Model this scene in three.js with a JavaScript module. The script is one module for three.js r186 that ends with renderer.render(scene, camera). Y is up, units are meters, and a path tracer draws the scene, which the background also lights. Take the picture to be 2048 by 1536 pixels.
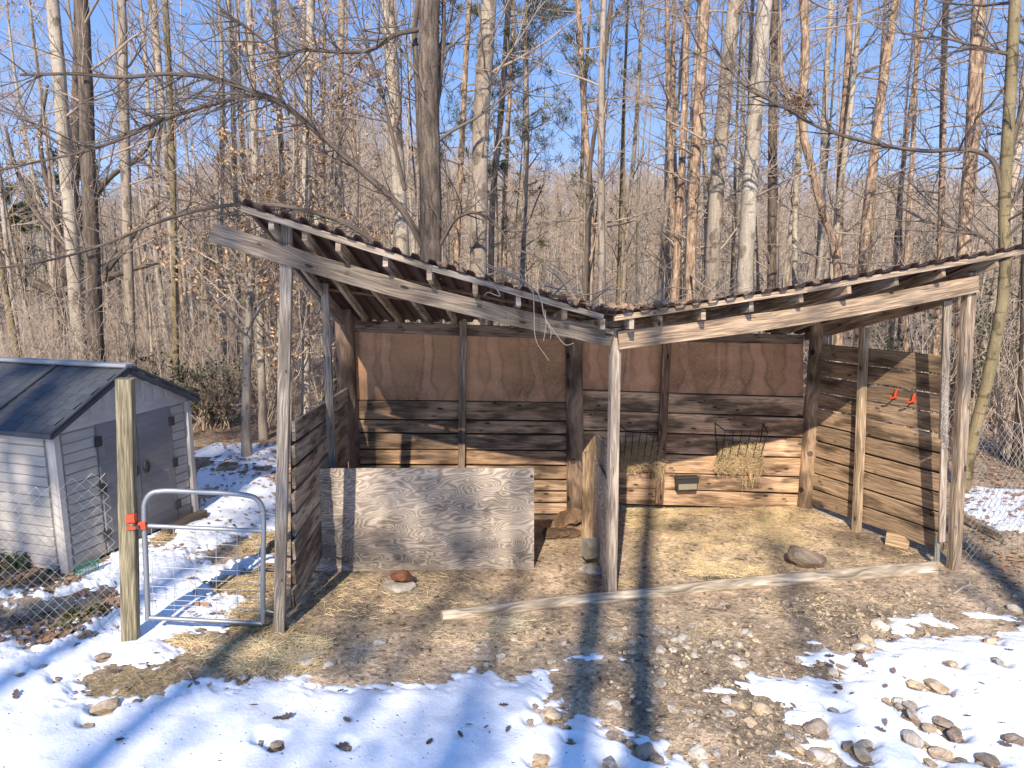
import * as THREE from 'three';
import { mergeGeometries } from 'three/addons/utils/BufferGeometryUtils.js';

// ---------- camera, sky, sun, exposure ----------
const scene = new THREE.Scene();
const EYE = 3.5, FOCAL = 1422, PITCH = 9.66 * Math.PI / 180;          // metres; pixels of the 2048 wide photograph
const camera = new THREE.PerspectiveCamera(2 * Math.atan(768 / FOCAL) * 180 / Math.PI, 4 / 3, 0.1, 900);
camera.position.set(0, EYE, 0);
camera.rotation.set(-PITCH, 0, 0);
const renderer = new THREE.WebGLRenderer({ antialias: true });
renderer.setSize(1024, 768);
renderer.toneMapping = THREE.LinearToneMapping;
renderer.toneMappingExposure = 1.7;
renderer.shadowMap.enabled = true;
renderer.shadowMap.type = THREE.PCFSoftShadowMap;

{ // clear winter sky: deep blue overhead, pale towards the horizon
  const W = 256, H = 128, a = new Float32Array(W * H * 4);
  for (let j = 0; j < H; j++) {
    const el = ((j + 0.5) / H - 0.5) * Math.PI, s = Math.max(0, Math.sin(el));
    const k = 1 - Math.pow(1 - s, 5.0);
    const lo = [0.43, 0.58, 0.84], hi = [0.095, 0.225, 0.55];
    for (let i = 0; i < W; i++) for (let c = 0; c < 4; c++) a[(j * W + i) * 4 + c] = c === 3 ? 1 : lo[c] + (hi[c] - lo[c]) * k;
  }
  const t = new THREE.DataTexture(a, W, H, THREE.RGBAFormat, THREE.FloatType);
  t.mapping = THREE.EquirectangularReflectionMapping; t.magFilter = THREE.LinearFilter; t.minFilter = THREE.LinearFilter; t.needsUpdate = true;
  scene.background = t; scene.environment = t;
}
const SUN_AZ = 11.5 * Math.PI / 180, SUN_EL = 36.6 * Math.PI / 180;   // light travels towards azimuth +11.5 degrees of the view
const sun = new THREE.DirectionalLight(new THREE.Color(1, 0.90, 0.77), 3.8);
sun.position.set(-Math.sin(SUN_AZ) * Math.cos(SUN_EL) * 60, Math.sin(SUN_EL) * 60, Math.cos(SUN_AZ) * Math.cos(SUN_EL) * 60 - 8);
sun.target.position.set(0, 0, -8); scene.add(sun.target);
sun.castShadow = true; sun.shadow.mapSize.set(4096, 4096);
Object.assign(sun.shadow.camera, { left: -30, right: 30, top: 30, bottom: -30, near: 1, far: 160 });
scene.add(sun);

// ---------- small tools ----------
const CP = Math.cos(PITCH), SP = Math.sin(PITCH), PI = Math.PI;
const V = (x, y, d) => new THREE.Vector3(x, y, -d);                   // d is the distance in front of the camera
function rngOf(s) { let a = s >>> 0; return () => { a = (a + 0x6D2B79F5) >>> 0; let t = a; t = Math.imul(t ^ (t >>> 15), t | 1); t ^= t + Math.imul(t ^ (t >>> 7), t | 61); return ((t ^ (t >>> 14)) >>> 0) / 4294967296; }; }
const R0 = rngOf(77);
const ur = (r, a, b) => a + (b - a) * r();
const clamp = (x, a, b) => x < a ? a : x > b ? b : x, mix = (a, b, t) => a + (b - a) * t;
const sstep = (a, b, x) => { const t = clamp((x - a) / (b - a), 0, 1); return t * t * (3 - 2 * t); };
function h2(x, y, s) { let h = Math.imul(x, 374761393) ^ Math.imul(y, 668265263) ^ Math.imul(s, 1274126177); h = Math.imul(h ^ (h >>> 13), 1103515245); return ((h ^ (h >>> 16)) >>> 0) / 4294967296; }
function vn(x, y, s, px, py) {                                        // value noise, periodic where px, py are given
  let xi = Math.floor(x), yi = Math.floor(y); const fx = x - xi, fy = y - yi, u = fx * fx * (3 - 2 * fx), v = fy * fy * (3 - 2 * fy);
  let x1 = xi + 1, y1 = yi + 1;
  if (px) { xi = ((xi % px) + px) % px; x1 = ((x1 % px) + px) % px; } if (py) { yi = ((yi % py) + py) % py; y1 = ((y1 % py) + py) % py; }
  const a = h2(xi, yi, s), b = h2(x1, yi, s), c = h2(xi, y1, s), d = h2(x1, y1, s);
  return a + (b - a) * u + (c - a) * v + (a - b - c + d) * u * v;
}
function fbm(x, y, s, o = 4, px = 0, py = 0) { let t = 0, a = 0.5, n = 0; for (let i = 0; i < o; i++) { t += a * vn(x, y, s + i * 17, px, py); n += a; a *= 0.5; x *= 2; y *= 2; px *= 2; py *= 2; } return t / n; }
function tex(W, H, f, srgb = true) {                                   // f(u, v, out) fills out[0..2] with 0..1 display values
  const a = new Uint8Array(W * H * 4), o = [0, 0, 0];
  for (let j = 0; j < H; j++) for (let i = 0; i < W; i++) { f(i / W, j / H, o); const k = (j * W + i) * 4; a[k] = clamp(o[0], 0, 1) * 255; a[k + 1] = clamp(o[1], 0, 1) * 255; a[k + 2] = clamp(o[2], 0, 1) * 255; a[k + 3] = 255; }
  const t = new THREE.DataTexture(a, W, H, THREE.RGBAFormat); t.wrapS = t.wrapT = THREE.RepeatWrapping; t.magFilter = THREE.LinearFilter; t.minFilter = THREE.LinearMipmapLinearFilter; t.generateMipmaps = true;
  if (srgb) t.colorSpace = THREE.SRGBColorSpace; t.needsUpdate = true; return t;
}
// pixel of the photograph -> ray; then to the ground, to an upright plane or to a depth
function ray(px, py) { const u = (px - 1024) / FOCAL, v = (py - 768) / FOCAL; return new THREE.Vector3(u, -SP - v * CP, -CP + v * SP); }
function gp(px, py, y = 0) { const r = ray(px, py), t = (EYE - y) / -r.y; return new THREE.Vector3(r.x * t, y, r.z * t); }
function at(px, py, d) { const r = ray(px, py), t = d / -r.z; return new THREE.Vector3(r.x * t, EYE + r.y * t, r.z * t); }
function plane(A, B, off = 0) { const dx = B.x - A.x, dz = B.z - A.z, l = Math.hypot(dx, dz); const n = new THREE.Vector3(-dz / l, 0, dx / l); return { n, c: n.x * A.x + n.z * A.z + off }; }
function on(px, py, P) { const r = ray(px, py), t = P.c / (P.n.x * r.x + P.n.z * r.z); return new THREE.Vector3(r.x * t, EYE + r.y * t, r.z * t); }
function pixelOf(x, y, z) { const d = -z, zc = d * CP + (EYE - y) * SP, yc = (EYE - y) * CP - d * SP; return [1024 + FOCAL * x / zc, 768 + FOCAL * yc / zc]; }

// ---------- objects, names ----------
const taken = {};
function numbered(n) { const k = taken[n] = (taken[n] ?? -1) + 1; return k ? `${n}_${String(k).padStart(3, '0')}` : n; }
function shadowOn(o) { o.traverse(m => { if (m.isMesh) { m.castShadow = true; m.receiveShadow = true; } }); return o; }
function tag(o, label, category, group, kind) { o.userData = { label, category }; if (group) o.userData.group = group; if (kind) o.userData.kind = kind; return o; }
function thing(name, label, category, pos, group) { const g = new THREE.Group(); g.name = numbered(name); if (pos) g.position.copy(pos); scene.add(g); return tag(g, label, category, group); }
function solo(name, geo, mat, label, category, group, kind) { const m = new THREE.Mesh(geo, mat); m.name = numbered(name); scene.add(m); return shadowOn(tag(m, label, category, group, kind)); }
function part(name, geo, mat, parent, label) { // geometry in world metres; moved into the parent's frame when the parent only has a position
  const m = new THREE.Mesh(geo, mat); m.name = name; m.castShadow = m.receiveShadow = true; parent.add(m);
  let p = parent, off = new THREE.Vector3(); while (p && p !== scene) { off.add(p.position); p = p.parent; }
  if (!parent.userData.local) m.position.copy(off).negate();
  if (label) m.userData.label = label;
  return m;
}
const nosub = m => m;

// ---------- geometry collector: tubes, beams, leaves ----------
class GB {
  constructor() { this.p = []; this.n = []; this.u = []; this.i = []; this.c = null; }
  tube(pts, rad, sides, opt = {}) {
    const n = pts.length, base0 = this.p.length / 3, T = new THREE.Vector3(), N = new THREE.Vector3(), B = new THREE.Vector3(), ref = new THREE.Vector3();
    let len = opt.v0 || 0; const us = opt.us || 1;
    for (let k = 0; k < n; k++) {
      const a = pts[Math.max(0, k - 1)], b = pts[Math.min(n - 1, k + 1)]; T.subVectors(b, a).normalize();
      if (k === 0) { ref.set(Math.abs(T.y) > 0.9 ? 1 : 0, Math.abs(T.y) > 0.9 ? 0 : 1, 0); N.crossVectors(T, ref).normalize(); } else { N.addScaledVector(T, -N.dot(T)).normalize(); }
      B.crossVectors(T, N); if (k) len += pts[k].distanceTo(pts[k - 1]);
      const r = rad[k];
      for (let s = 0; s <= sides; s++) {
        const an = s / sides * 2 * PI, c = Math.cos(an), d = Math.sin(an), nx = N.x * c + B.x * d, ny = N.y * c + B.y * d, nz = N.z * c + B.z * d;
        const rr = opt.rough ? r * (1 + opt.rough * (vn((s % sides) * 1.7 + opt.seed, len * 4, 5) - 0.5)) : r;
        this.p.push(pts[k].x + nx * rr, pts[k].y + ny * rr, pts[k].z + nz * rr); this.n.push(nx, ny, nz); this.u.push(s / sides * us, len);
      }
    }
    for (let k = 0; k < n - 1; k++) for (let s = 0; s < sides; s++) { const a = base0 + k * (sides + 1) + s, b = a + sides + 1; this.i.push(a, a + 1, b, b, a + 1, b + 1); }
    if (opt.cap) for (const k of [0, n - 1]) {
      const c = this.p.length / 3, P = pts[k], Q = pts[k ? n - 2 : 1], t = new THREE.Vector3().subVectors(P, Q).normalize(), o = base0 + k * (sides + 1);
      this.p.push(P.x, P.y, P.z); this.n.push(t.x, t.y, t.z); this.u.push(0.5, 0.5);
      for (let s = 0; s <= sides; s++) { const q = (o + s) * 3; this.p.push(this.p[q], this.p[q + 1], this.p[q + 2]); this.n.push(t.x, t.y, t.z); this.u.push(0.5 + 0.04 * Math.cos(s), 0.5 + 0.04 * Math.sin(s)); }
      for (let s = 0; s < sides; s++) k ? this.i.push(c, c + 1 + s, c + 2 + s) : this.i.push(c, c + 2 + s, c + 1 + s);
    }
    return this;
  }
  leaf(c, dir, w, l, nrm) { // a pointed leaf of two folded halves
    const s = new THREE.Vector3().crossVectors(dir, nrm).normalize(), b = this.p.length / 3;
    const a = [c.clone(), c.clone().addScaledVector(dir, l * 0.5).addScaledVector(s, w / 2).addScaledVector(nrm, w * 0.15), c.clone().addScaledVector(dir, l), c.clone().addScaledVector(dir, l * 0.5).addScaledVector(s, -w / 2).addScaledVector(nrm, w * 0.15)];
    for (const q of a) { this.p.push(q.x, q.y, q.z); this.n.push(nrm.x, nrm.y, nrm.z); this.u.push(0, 0); }
    this.i.push(b, b + 1, b + 2, b, b + 2, b + 3); return this;
  }
  geo() {
    const g = new THREE.BufferGeometry(); g.setAttribute('position', new THREE.Float32BufferAttribute(this.p, 3)); g.setAttribute('normal', new THREE.Float32BufferAttribute(this.n, 3)); g.setAttribute('uv', new THREE.Float32BufferAttribute(this.u, 2)); g.setIndex(this.i);
    return g;
  }
}
function tint(g, c) { const n = g.attributes.position.count, a = new Float32Array(n * 3); for (let k = 0; k < n; k++) { a[k * 3] = c[0]; a[k * 3 + 1] = c[1]; a[k * 3 + 2] = c[2]; } g.setAttribute('color', new THREE.BufferAttribute(a, 3)); return g; }
// a sawn timber from A to B: w across (along `up`), t thick; chamfered, slightly bowed, wood uv in metres
const WR = rngOf(991);
function timber(A, B, w, t, up, o = {}) {
  const L = A.distanceTo(B), T = new THREE.Vector3().subVectors(B, A).normalize(), U = up.clone().addScaledVector(T, -up.dot(T)).normalize(), S = new THREE.Vector3().crossVectors(T, U);
  const c = Math.min(w, t) * (o.ch ?? 0.1), hw = w / 2, ht = t / 2, prof = [[hw, ht - c], [hw - c, ht], [-hw + c, ht], [-hw, ht - c], [-hw, -ht + c], [-hw + c, -ht], [hw - c, -ht], [hw, -ht + c]];
  const seg = o.seg ?? Math.max(1, Math.min(6, Math.round(L / 0.5))), p = [], n = [], u = [], ix = [], u0 = WR() * 5, v0 = WR() * 3, bow = (o.bow ?? 0.004) * (WR() - 0.5) * 2, bow2 = (o.bow ?? 0.004) * (WR() - 0.5);
  const per = [0]; for (let k = 1; k <= 8; k++) { const a = prof[k - 1], b = prof[k % 8]; per.push(per[k - 1] + Math.hypot(a[0] - b[0], a[1] - b[1])); }
  const P = new THREE.Vector3(), push = (k, q, nx, ny, nz, uu, vv) => { const f = k / seg, b = Math.sin(f * PI), e = o.rag && (k === 0 || k === seg) ? (WR() - 0.5) * o.rag : 0; P.copy(A).addScaledVector(T, L * f + e).addScaledVector(U, q[0] * (1 + (o.taper || 0) * (f - 0.5)) + bow2 * b - (o.sag || 0) * b + (o.edge ? (vn(f * 9 + u0, q[0] > 0 ? 3 : 8, 4) - 0.5) * o.edge : 0)).addScaledVector(S, q[1] + bow * b); p.push(P.x, P.y, P.z); n.push(nx, ny, nz); u.push(uu, vv); };
  for (let f = 0; f < 8; f++) { const a = prof[f], b = prof[(f + 1) % 8]; let eu = b[0] - a[0], es = b[1] - a[1]; const l = Math.hypot(eu, es); let nu = -es / l * -1, ns = eu / l * -1; const mu = (a[0] + b[0]) / 2, ms = (a[1] + b[1]) / 2; if (nu * mu + ns * ms < 0) { nu = -nu; ns = -ns; } const N = U.clone().multiplyScalar(nu).addScaledVector(S, ns); const base = p.length / 3;
    for (let k = 0; k <= seg; k++) { push(k, a, N.x, N.y, N.z, (u0 + L * k / seg) / 2, v0 + per[f]); push(k, b, N.x, N.y, N.z, (u0 + L * k / seg) / 2, v0 + per[f + 1]); }
    for (let k = 0; k < seg; k++) { const q = base + k * 2; ix.push(q, q + 1, q + 2, q + 1, q + 3, q + 2); } }
  for (const k of [0, seg]) { const base = p.length / 3, s = k ? 1 : -1; for (const a of prof) push(k, a, T.x * s, T.y * s, T.z * s, u0 + a[1] * 0.5, v0 + a[0] * 0.3); for (let f = 1; f < 7; f++) k ? ix.push(base, base + f, base + f + 1) : ix.push(base, base + f + 1, base + f); }
  const g = new THREE.BufferGeometry(); g.setAttribute('position', new THREE.Float32BufferAttribute(p, 3)); g.setAttribute('normal', new THREE.Float32BufferAttribute(n, 3)); g.setAttribute('uv', new THREE.Float32BufferAttribute(u, 2)); g.setIndex(ix);
  const tc = o.tint || [1, 1, 1], j = 1 + (WR() - 0.5) * (o.vary ?? 0.25), h = (WR() - 0.5) * 0.06; return tint(g, [tc[0] * j * (1 + h), tc[1] * j, tc[2] * j * (1 - h)]);
}
// a flat sheet with thickness from four corners (a b along the bottom, c d along the top, same order round)
function sheet(a, b, c, d, th, uvs = [1, 1], u0 = [0, 0], N) {
  const n = N || new THREE.Vector3().subVectors(b, a).cross(new THREE.Vector3().subVectors(d, a)).normalize(), f = [a, b, c, d], k = f.map(q => q.clone().addScaledVector(n, -th)), p = [], nn = [], uu = [], ix = [];
  const face = (q, m, uv) => { const s = p.length / 3; q.forEach((v, i) => { p.push(v.x, v.y, v.z); nn.push(m.x, m.y, m.z); uu.push(u0[0] + uv[i][0] * uvs[0], u0[1] + uv[i][1] * uvs[1]); }); ix.push(s, s + 1, s + 2, s, s + 2, s + 3); };
  const UV = [[0, 0], [1, 0], [1, 1], [0, 1]]; face(f, n, UV); face([k[1], k[0], k[3], k[2]], n.clone().negate(), [[1, 0], [0, 0], [0, 1], [1, 1]]);
  for (let e = 0; e < 4; e++) { const g = (e + 1) % 4, m = new THREE.Vector3().subVectors(f[g], f[e]).cross(n).normalize(); face([f[g], f[e], k[e], k[g]], m, [[0, 0], [0.3, 0], [0.3, 0.01], [0, 0.01]]); }
  const g = new THREE.BufferGeometry(); g.setAttribute('position', new THREE.Float32BufferAttribute(p, 3)); g.setAttribute('normal', new THREE.Float32BufferAttribute(nn, 3)); g.setAttribute('uv', new THREE.Float32BufferAttribute(uu, 2)); g.setIndex(ix); return g;
}
function slab(cx, cy, cz, w, h, d, r = 0.1) { // chamfered box in local metres
  const g = timber(new THREE.Vector3(cx - w / 2, cy, cz), new THREE.Vector3(cx + w / 2, cy, cz), h, d, new THREE.Vector3(0, 1, 0), { bow: 0, vary: 0, seg: 1, ch: r }); return g;
}
const UP = new THREE.Vector3(0, 1, 0);

// ---------- materials ----------
const mat = (o) => new THREE.MeshStandardMaterial(Object.assign({ roughness: 0.9, side: THREE.DoubleSide }, o));
function woodTex(seed, dark, contrast) {
  const kr = rngOf(seed * 31), knots = Array.from({ length: 11 }, () => [0.06 + 0.88 * kr(), 0.06 + 0.88 * kr(), 0.012 + 0.014 * kr()]);
  return tex(1024, 512, (u, v, o) => { // 2 m along u, 1 m along v
    const w = fbm(u * 4, v * 8, seed, 3, 4, 8), g = fbm(u * 8, (v * 90 + w * 9), seed + 3, 3, 8, 0), fine = vn(u * 24, v * 300, seed + 9, 24, 300);
    const kn = fbm(u * 10, v * 14, seed + 21, 2, 10, 14), knot = kn > 0.83 ? (kn - 0.83) * 2 : 0;
    const blot = fbm(u * 5, v * 11, seed + 33, 5, 5, 11), st = dark * sstep(0.42, 0.78, blot) * (0.6 + 0.8 * g);
    const crack = vn(u * 5, v * 120, seed + 50, 5, 120) > 0.93 && vn(u * 9, v * 7, seed + 51, 9, 7) > 0.5 ? 0.35 : 0;
    let m = 0.84 + contrast * (g - 0.5) + 0.16 * (fine - 0.5) + 0.2 * (w - 0.5) - st - knot - crack;
    let kk = 0; for (const [ku, kv, ks] of knots) { const e = Math.hypot((u - ku) * 1.1, (v - kv) * 1.35) / ks; if (e < 2.4) { kk = Math.max(kk, e < 0.8 ? 0.34 : 0.16 * Math.max(0, Math.cos(e * 7)) * (2.4 - e) / 1.6); } } m -= kk;
    o[0] = m * 1.0; o[1] = m * (0.985 - 0.05 * st); o[2] = m * (0.965 - 0.1 * st - knot * 0.2);
  });
}
const woodGrey = woodTex(11, 0.16, 0.66), woodBrown = woodTex(43, 0.36, 0.5);
const M = {
  wood: mat({ map: woodGrey, bumpMap: woodGrey, bumpScale: 0.004, vertexColors: true }),
  plank: mat({ map: woodBrown, bumpMap: woodBrown, bumpScale: 0.003, vertexColors: true }),
};
const GREY = [0.52, 0.435, 0.35], TAN = [0.60, 0.455, 0.315], BROWN = [0.44, 0.295, 0.185], DARK = [0.24, 0.165, 0.11], OLIVE = [0.50, 0.43, 0.25];
M.ply = mat({ map: tex(1024, 512, (u, v, o) => { // weathered rotary cut ply: bands that follow a warped field
  const wx = fbm(u * 5, v * 4, 71, 3), f = fbm(u * 4 + wx * 1.4, v * 5.5 + wx * 0.8, 75, 3) + 0.55 * v + 0.12 * fbm(u * 9, v * 9, 79, 2), s = Math.sin(f * 130), b = s > 0 ? Math.pow(s, 0.7) : s * 0.5;
  const fine = vn(u * 60, v * 420, 81), wet = fbm(u * 3, v * 2.5, 85, 3), m = 0.63 + 0.125 * b + 0.16 * (fine - 0.5) + 0.34 * (wet - 0.5) - 0.1 * sstep(0.55, 0.75, fbm(u * 14, v * 8, 87, 4));
  o[0] = m * 1.04; o[1] = m * 0.95; o[2] = m * 0.845;
}), roughness: 0.95 });
M.ply.bumpMap = M.ply.map; M.ply.bumpScale = 0.002;
const STAINS = [0.07, 0.16, 0.31, 0.45, 0.55, 0.68, 0.83, 0.93];
M.chip = mat({ map: tex(1024, 512, (u, v, o) => { // brown pressed board with tide marks where water ran down it
  let m = 0.67 + 0.16 * (vn(u * 500, v * 250, 90) - 0.5) + 0.12 * (fbm(u * 8, v * 5, 91, 3) - 0.5), tide = 0, wash = 0;
  STAINS.forEach((c, i) => { const w = 0.018 + 0.02 * h2(i, 1, 5), d = Math.abs(u - c + 0.05 * (fbm(v * 4, i * 3.3, 92, 4) - 0.5) - 0) / (w * (1 + 1.2 * sstep(0.3, 0.0, v))); if (d < 1) { wash = Math.max(wash, 0.05 + 0.05 * (fbm(u * 60, v * 3, 99, 2) - 0.5)); } tide = Math.max(tide, 0.11 * Math.max(0, 1 - Math.abs(d - 1) / 0.4) * (0.35 + h2(i, 3, 9)) * (0.2 + 1.3 * fbm(u * 20, v * 9, 97, 3))); });
  const mould = 0.10 * sstep(0.5, 0.8, fbm(u * 7, v * 3, 95, 4)) * (vn(u * 120, v * 60, 96) > 0.35 ? 1 : 0.4);
  m = m + wash - tide - mould; o[0] = m * 1.08; o[1] = m * 0.82; o[2] = m * 0.60 + wash * 0.3;
}), roughness: 0.9 });
function barkTex(seed, c0, c1, kind) {
  return tex(256, 1024, (u, v, o) => { // 0.9 m round, 3 m up (repeats)
    const big = fbm(u * 3, v * 7, seed, 3, 3, 7), fis = fbm(u * 40 + 2 * vn(u * 4, v * 20, seed + 1, 4, 20), v * 16, seed + 2, 3, 0, 16), fine = vn(u * 50, v * 200, seed + 3, 50, 200);
    let k;
    if (kind === 'pale') { const ring = vn(u * 4, v * 46, seed + 6, 4, 46), dash = ring > 0.86 ? -0.28 : 0; k = 0.52 + 0.5 * (big - 0.5) + 0.22 * (fine - 0.5) + 0.28 * (fis - 0.5) + dash; const mossy = fbm(u * 5, v * 11, seed + 8, 3, 5, 11); k -= 0.35 * sstep(0.6, 0.72, mossy); }
    else if (kind === 'pine') { const pl = fbm(u * 9, v * 30, seed + 5, 3, 9, 30); k = 0.5 + 0.9 * (pl - 0.5) + 0.4 * (fis - 0.5) + 0.15 * (fine - 0.5); if (fis < 0.36) k -= 0.25; }
    else { k = 0.5 + 1.0 * (fis - 0.5) + 0.4 * (big - 0.5) + 0.2 * (fine - 0.5); }
    for (let c = 0; c < 3; c++) o[c] = mix(c0[c], c1[c], clamp(k, 0, 1));
  });
}
const bark = (t, b = 0.012) => { t.repeat.set(1, 1 / 3); return mat({ map: t, bumpMap: t, bumpScale: b, vertexColors: false, roughness: 0.95 }); };
M.pale = bark(barkTex(101, [0.42, 0.375, 0.32], [0.93, 0.87, 0.78], 'pale'));
M.greyBark = bark(barkTex(131, [0.36, 0.315, 0.27], [0.82, 0.75, 0.66], 'pale'));
M.pine = bark(barkTex(161, [0.39, 0.30, 0.235], [0.90, 0.785, 0.66], 'pine'));
M.darkBark = bark(barkTex(191, [0.20, 0.17, 0.145], [0.58, 0.51, 0.44], 'dark'));
M.olive = bark(barkTex(211, [0.33, 0.29, 0.20], [0.72, 0.645, 0.49], 'pale'));
M.limb = mat({ color: new THREE.Color(0.16, 0.125, 0.098) });
M.twig = mat({ color: new THREE.Color(0.38, 0.29, 0.215) });
M.twigPale = mat({ color: new THREE.Color(0.48, 0.38, 0.285) });
M.beechLeaf = mat({ color: new THREE.Color(0.60, 0.37, 0.19), roughness: 0.8 });
M.needle = mat({ color: new THREE.Color(0.12, 0.13, 0.045), roughness: 0.7 });
M.green = mat({ color: new THREE.Color(0.07, 0.10, 0.035), roughness: 0.55 });
M.log = mat({ map: woodGrey, bumpMap: woodGrey, bumpScale: 0.006, color: new THREE.Color(0.42, 0.285, 0.175) });
M.peeled = mat({ map: woodGrey, bumpMap: woodGrey, bumpScale: 0.004, color: new THREE.Color(0.70, 0.59, 0.45) });
M.roof = mat({ color: new THREE.Color(0.075, 0.042, 0.034), roughness: 0.6, metalness: 0.0 });
M.galv = mat({ color: new THREE.Color(0.37, 0.385, 0.39), roughness: 0.55, metalness: 0.75 });
M.wire = mat({ color: new THREE.Color(0.62, 0.60, 0.55), roughness: 0.5, metalness: 0.5 });
M.darkWire = mat({ color: new THREE.Color(0.05, 0.045, 0.04), roughness: 0.5, metalness: 0.5 });
M.red = mat({ color: new THREE.Color(0.74, 0.075, 0.022), roughness: 0.45 });
M.iron = mat({ color: new THREE.Color(0.05, 0.05, 0.05), roughness: 0.5 });
const stoneTex = tex(512, 512, (u, v, o) => { const a = fbm(u * 6, v * 6, 301, 5, 6, 6), b = vn(u * 90, v * 90, 305, 90, 90), c = fbm(u * 3, v * 3, 309, 3, 3, 3), m = 0.80 + 0.45 * (a - 0.5) + 0.14 * (b - 0.5); o[0] = m; o[1] = m * (0.96 - 0.08 * (c - 0.4)); o[2] = m * (0.90 - 0.25 * (c - 0.4)); });
M.stone = mat({ map: stoneTex, bumpMap: stoneTex, bumpScale: 0.012, color: new THREE.Color(0.98, 0.92, 0.82) });
M.stoneGrey = mat({ map: stoneTex, bumpMap: stoneTex, bumpScale: 0.012, color: new THREE.Color(0.75, 0.71, 0.66) });
M.stoneTan = mat({ map: stoneTex, bumpMap: stoneTex, bumpScale: 0.012, color: new THREE.Color(0.95, 0.77, 0.55) });
M.stoneDark = mat({ map: stoneTex, bumpMap: stoneTex, bumpScale: 0.012, color: new THREE.Color(0.52, 0.43, 0.36) });
M.concrete = mat({ map: stoneTex, bumpMap: stoneTex, bumpScale: 0.004, color: new THREE.Color(0.62, 0.59, 0.54) });
M.straw = mat({ color: new THREE.Color(1, 1, 1), roughness: 0.8 });

// ---------- terrain ----------
const HILL = [[-1500, 1], [0, 3], [250, 8], [390, 13], [520, 17], [640, 24], [720, 26], [810, 21], [1000, 14], [1250, 12], [2048, 11], [3500, 8]];
function hillTop(px) { for (let k = 1; k < HILL.length; k++) if (px < HILL[k][0]) { const a = HILL[k - 1], b = HILL[k]; return mix(a[1], b[1], clamp((px - a[0]) / (b[0] - a[0]), 0, 1)); } return 4; }
function groundY(x, d) {
  let y = (fbm(x * 1.1 + 50, d * 1.1 + 50, 401, 3) - 0.5) * 0.05 + (vn(x * 6, d * 6, 409) - 0.5) * 0.012;
  if (d > 16) y += (fbm(x * 0.12 + 9, d * 0.12 + 9, 405, 3) - 0.5) * 1.6 * sstep(16, 40, d);
  if (d > 45) { const px = 1024 + FOCAL * x / d; y += hillTop(px) * sstep(45, 135, d); }
  return y;
}
const G3 = (x, d, dy = 0) => V(x, groundY(x, d) + dy, d);
const onG = (px, py, dy = 0) => { const q = gp(px, py, 0); q.y = groundY(q.x, -q.z) + dy; return q; };
// pixel outlines -> outlines on the ground, and the signed distance to them (positive inside)
const outline = pts => pts.map(([a, b]) => { const q = gp(a, b); return [q.x, -q.z]; });
function sdist(poly, x, d) {
  let s = false, m = 1e9;
  for (let i = 0, j = poly.length - 1; i < poly.length; j = i++) {
    const [ax, ay] = poly[j], [bx, by] = poly[i], ex = bx - ax, ey = by - ay, t = clamp(((x - ax) * ex + (d - ay) * ey) / (ex * ex + ey * ey + 1e-12), 0, 1), dx = x - ax - ex * t, dy = d - ay - ey * t;
    m = Math.min(m, dx * dx + dy * dy); if ((ay > d) !== (by > d) && x < ex * (d - ay) / (by - ay) + ax) s = !s;
  }
  return (s ? 1 : -1) * Math.sqrt(m);
}
const frontSnow = outline([[-60, 1130], [60, 1160], [140, 1152], [250, 1085], [400, 1035], [385, 900], [440, 882], [562, 884], [552, 1080], [545, 1180], [540, 1262], [560, 1290], [583, 1352], [626, 1342], [633, 1366], [685, 1371], [720, 1367], [782, 1363], [849, 1357], [852, 1364], [884, 1364], [912, 1335], [965, 1338], [1003, 1349], [1014, 1359], [1053, 1342], [1060, 1328], [1112, 1331], [1116, 1356], [1109, 1384], [1137, 1408], [1116, 1426], [1147, 1422], [1197, 1430], [1214, 1447], [1257, 1458], [1341, 1475], [1365, 1503], [1390, 1545], [1420, 1800], [-900, 1800], [-700, 1250], [-500, 1120]]);
const rightSnow = outline([[1399, 1384], [1424, 1370], [1475, 1373], [1468, 1366], [1504, 1348], [1574, 1351], [1621, 1351], [1651, 1357], [1680, 1344], [1643, 1330], [1614, 1337], [1592, 1315], [1636, 1292], [1592, 1284], [1620, 1279], [1683, 1304], [1753, 1297], [1698, 1264], [1756, 1275], [1793, 1271], [1756, 1242], [1811, 1227], [1862, 1227], [1921, 1256], [1826, 1253], [1826, 1275], [1870, 1272], [1994, 1267], [1987, 1260], [2048, 1253], [2500, 1240], [2900, 1800], [1730, 1800], [1709, 1540], [1665, 1523], [1618, 1532], [1581, 1512], [1534, 1514], [1526, 1497], [1548, 1492], [1590, 1500], [1607, 1468], [1570, 1461], [1567, 1428], [1552, 1406], [1515, 1410], [1486, 1388], [1475, 1393], [1428, 1392]]);
const SNOW = [[frontSnow, 0.12], [rightSnow, 0.10],
  [outline([[1910, 1228], [1943, 1219], [1990, 1226], [2048, 1234], [2300, 1240], [2300, 1248], [2048, 1246], [1970, 1238]]), 0.05],
  [outline([[1116, 1318], [1148, 1308], [1186, 1306], [1221, 1312], [1256, 1320], [1240, 1324], [1200, 1318], [1161, 1322], [1140, 1322]]), 0.03],
  [outline([[1345, 1493], [1390, 1487], [1458, 1508], [1430, 1519], [1395, 1503]]), 0.04],
  [outline([[1290, 1468], [1336, 1474], [1355, 1501], [1385, 1535], [1340, 1560], [1280, 1560]]), 0.04],
  [outline([[1915, 1030], [1925, 985], [1960, 968], [2048, 972], [2400, 950], [2400, 1075], [2048, 1070], [1990, 1064]]), 0.4],
  [outline([[1975, 790], [1985, 742], [2048, 736], [2400, 735], [2400, 780], [2048, 775]]), 0.6]];
SNOW.push([[[-40, -40], [40, -40], [40, 3.5], [-40, 3.5]], 0.1]);
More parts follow.
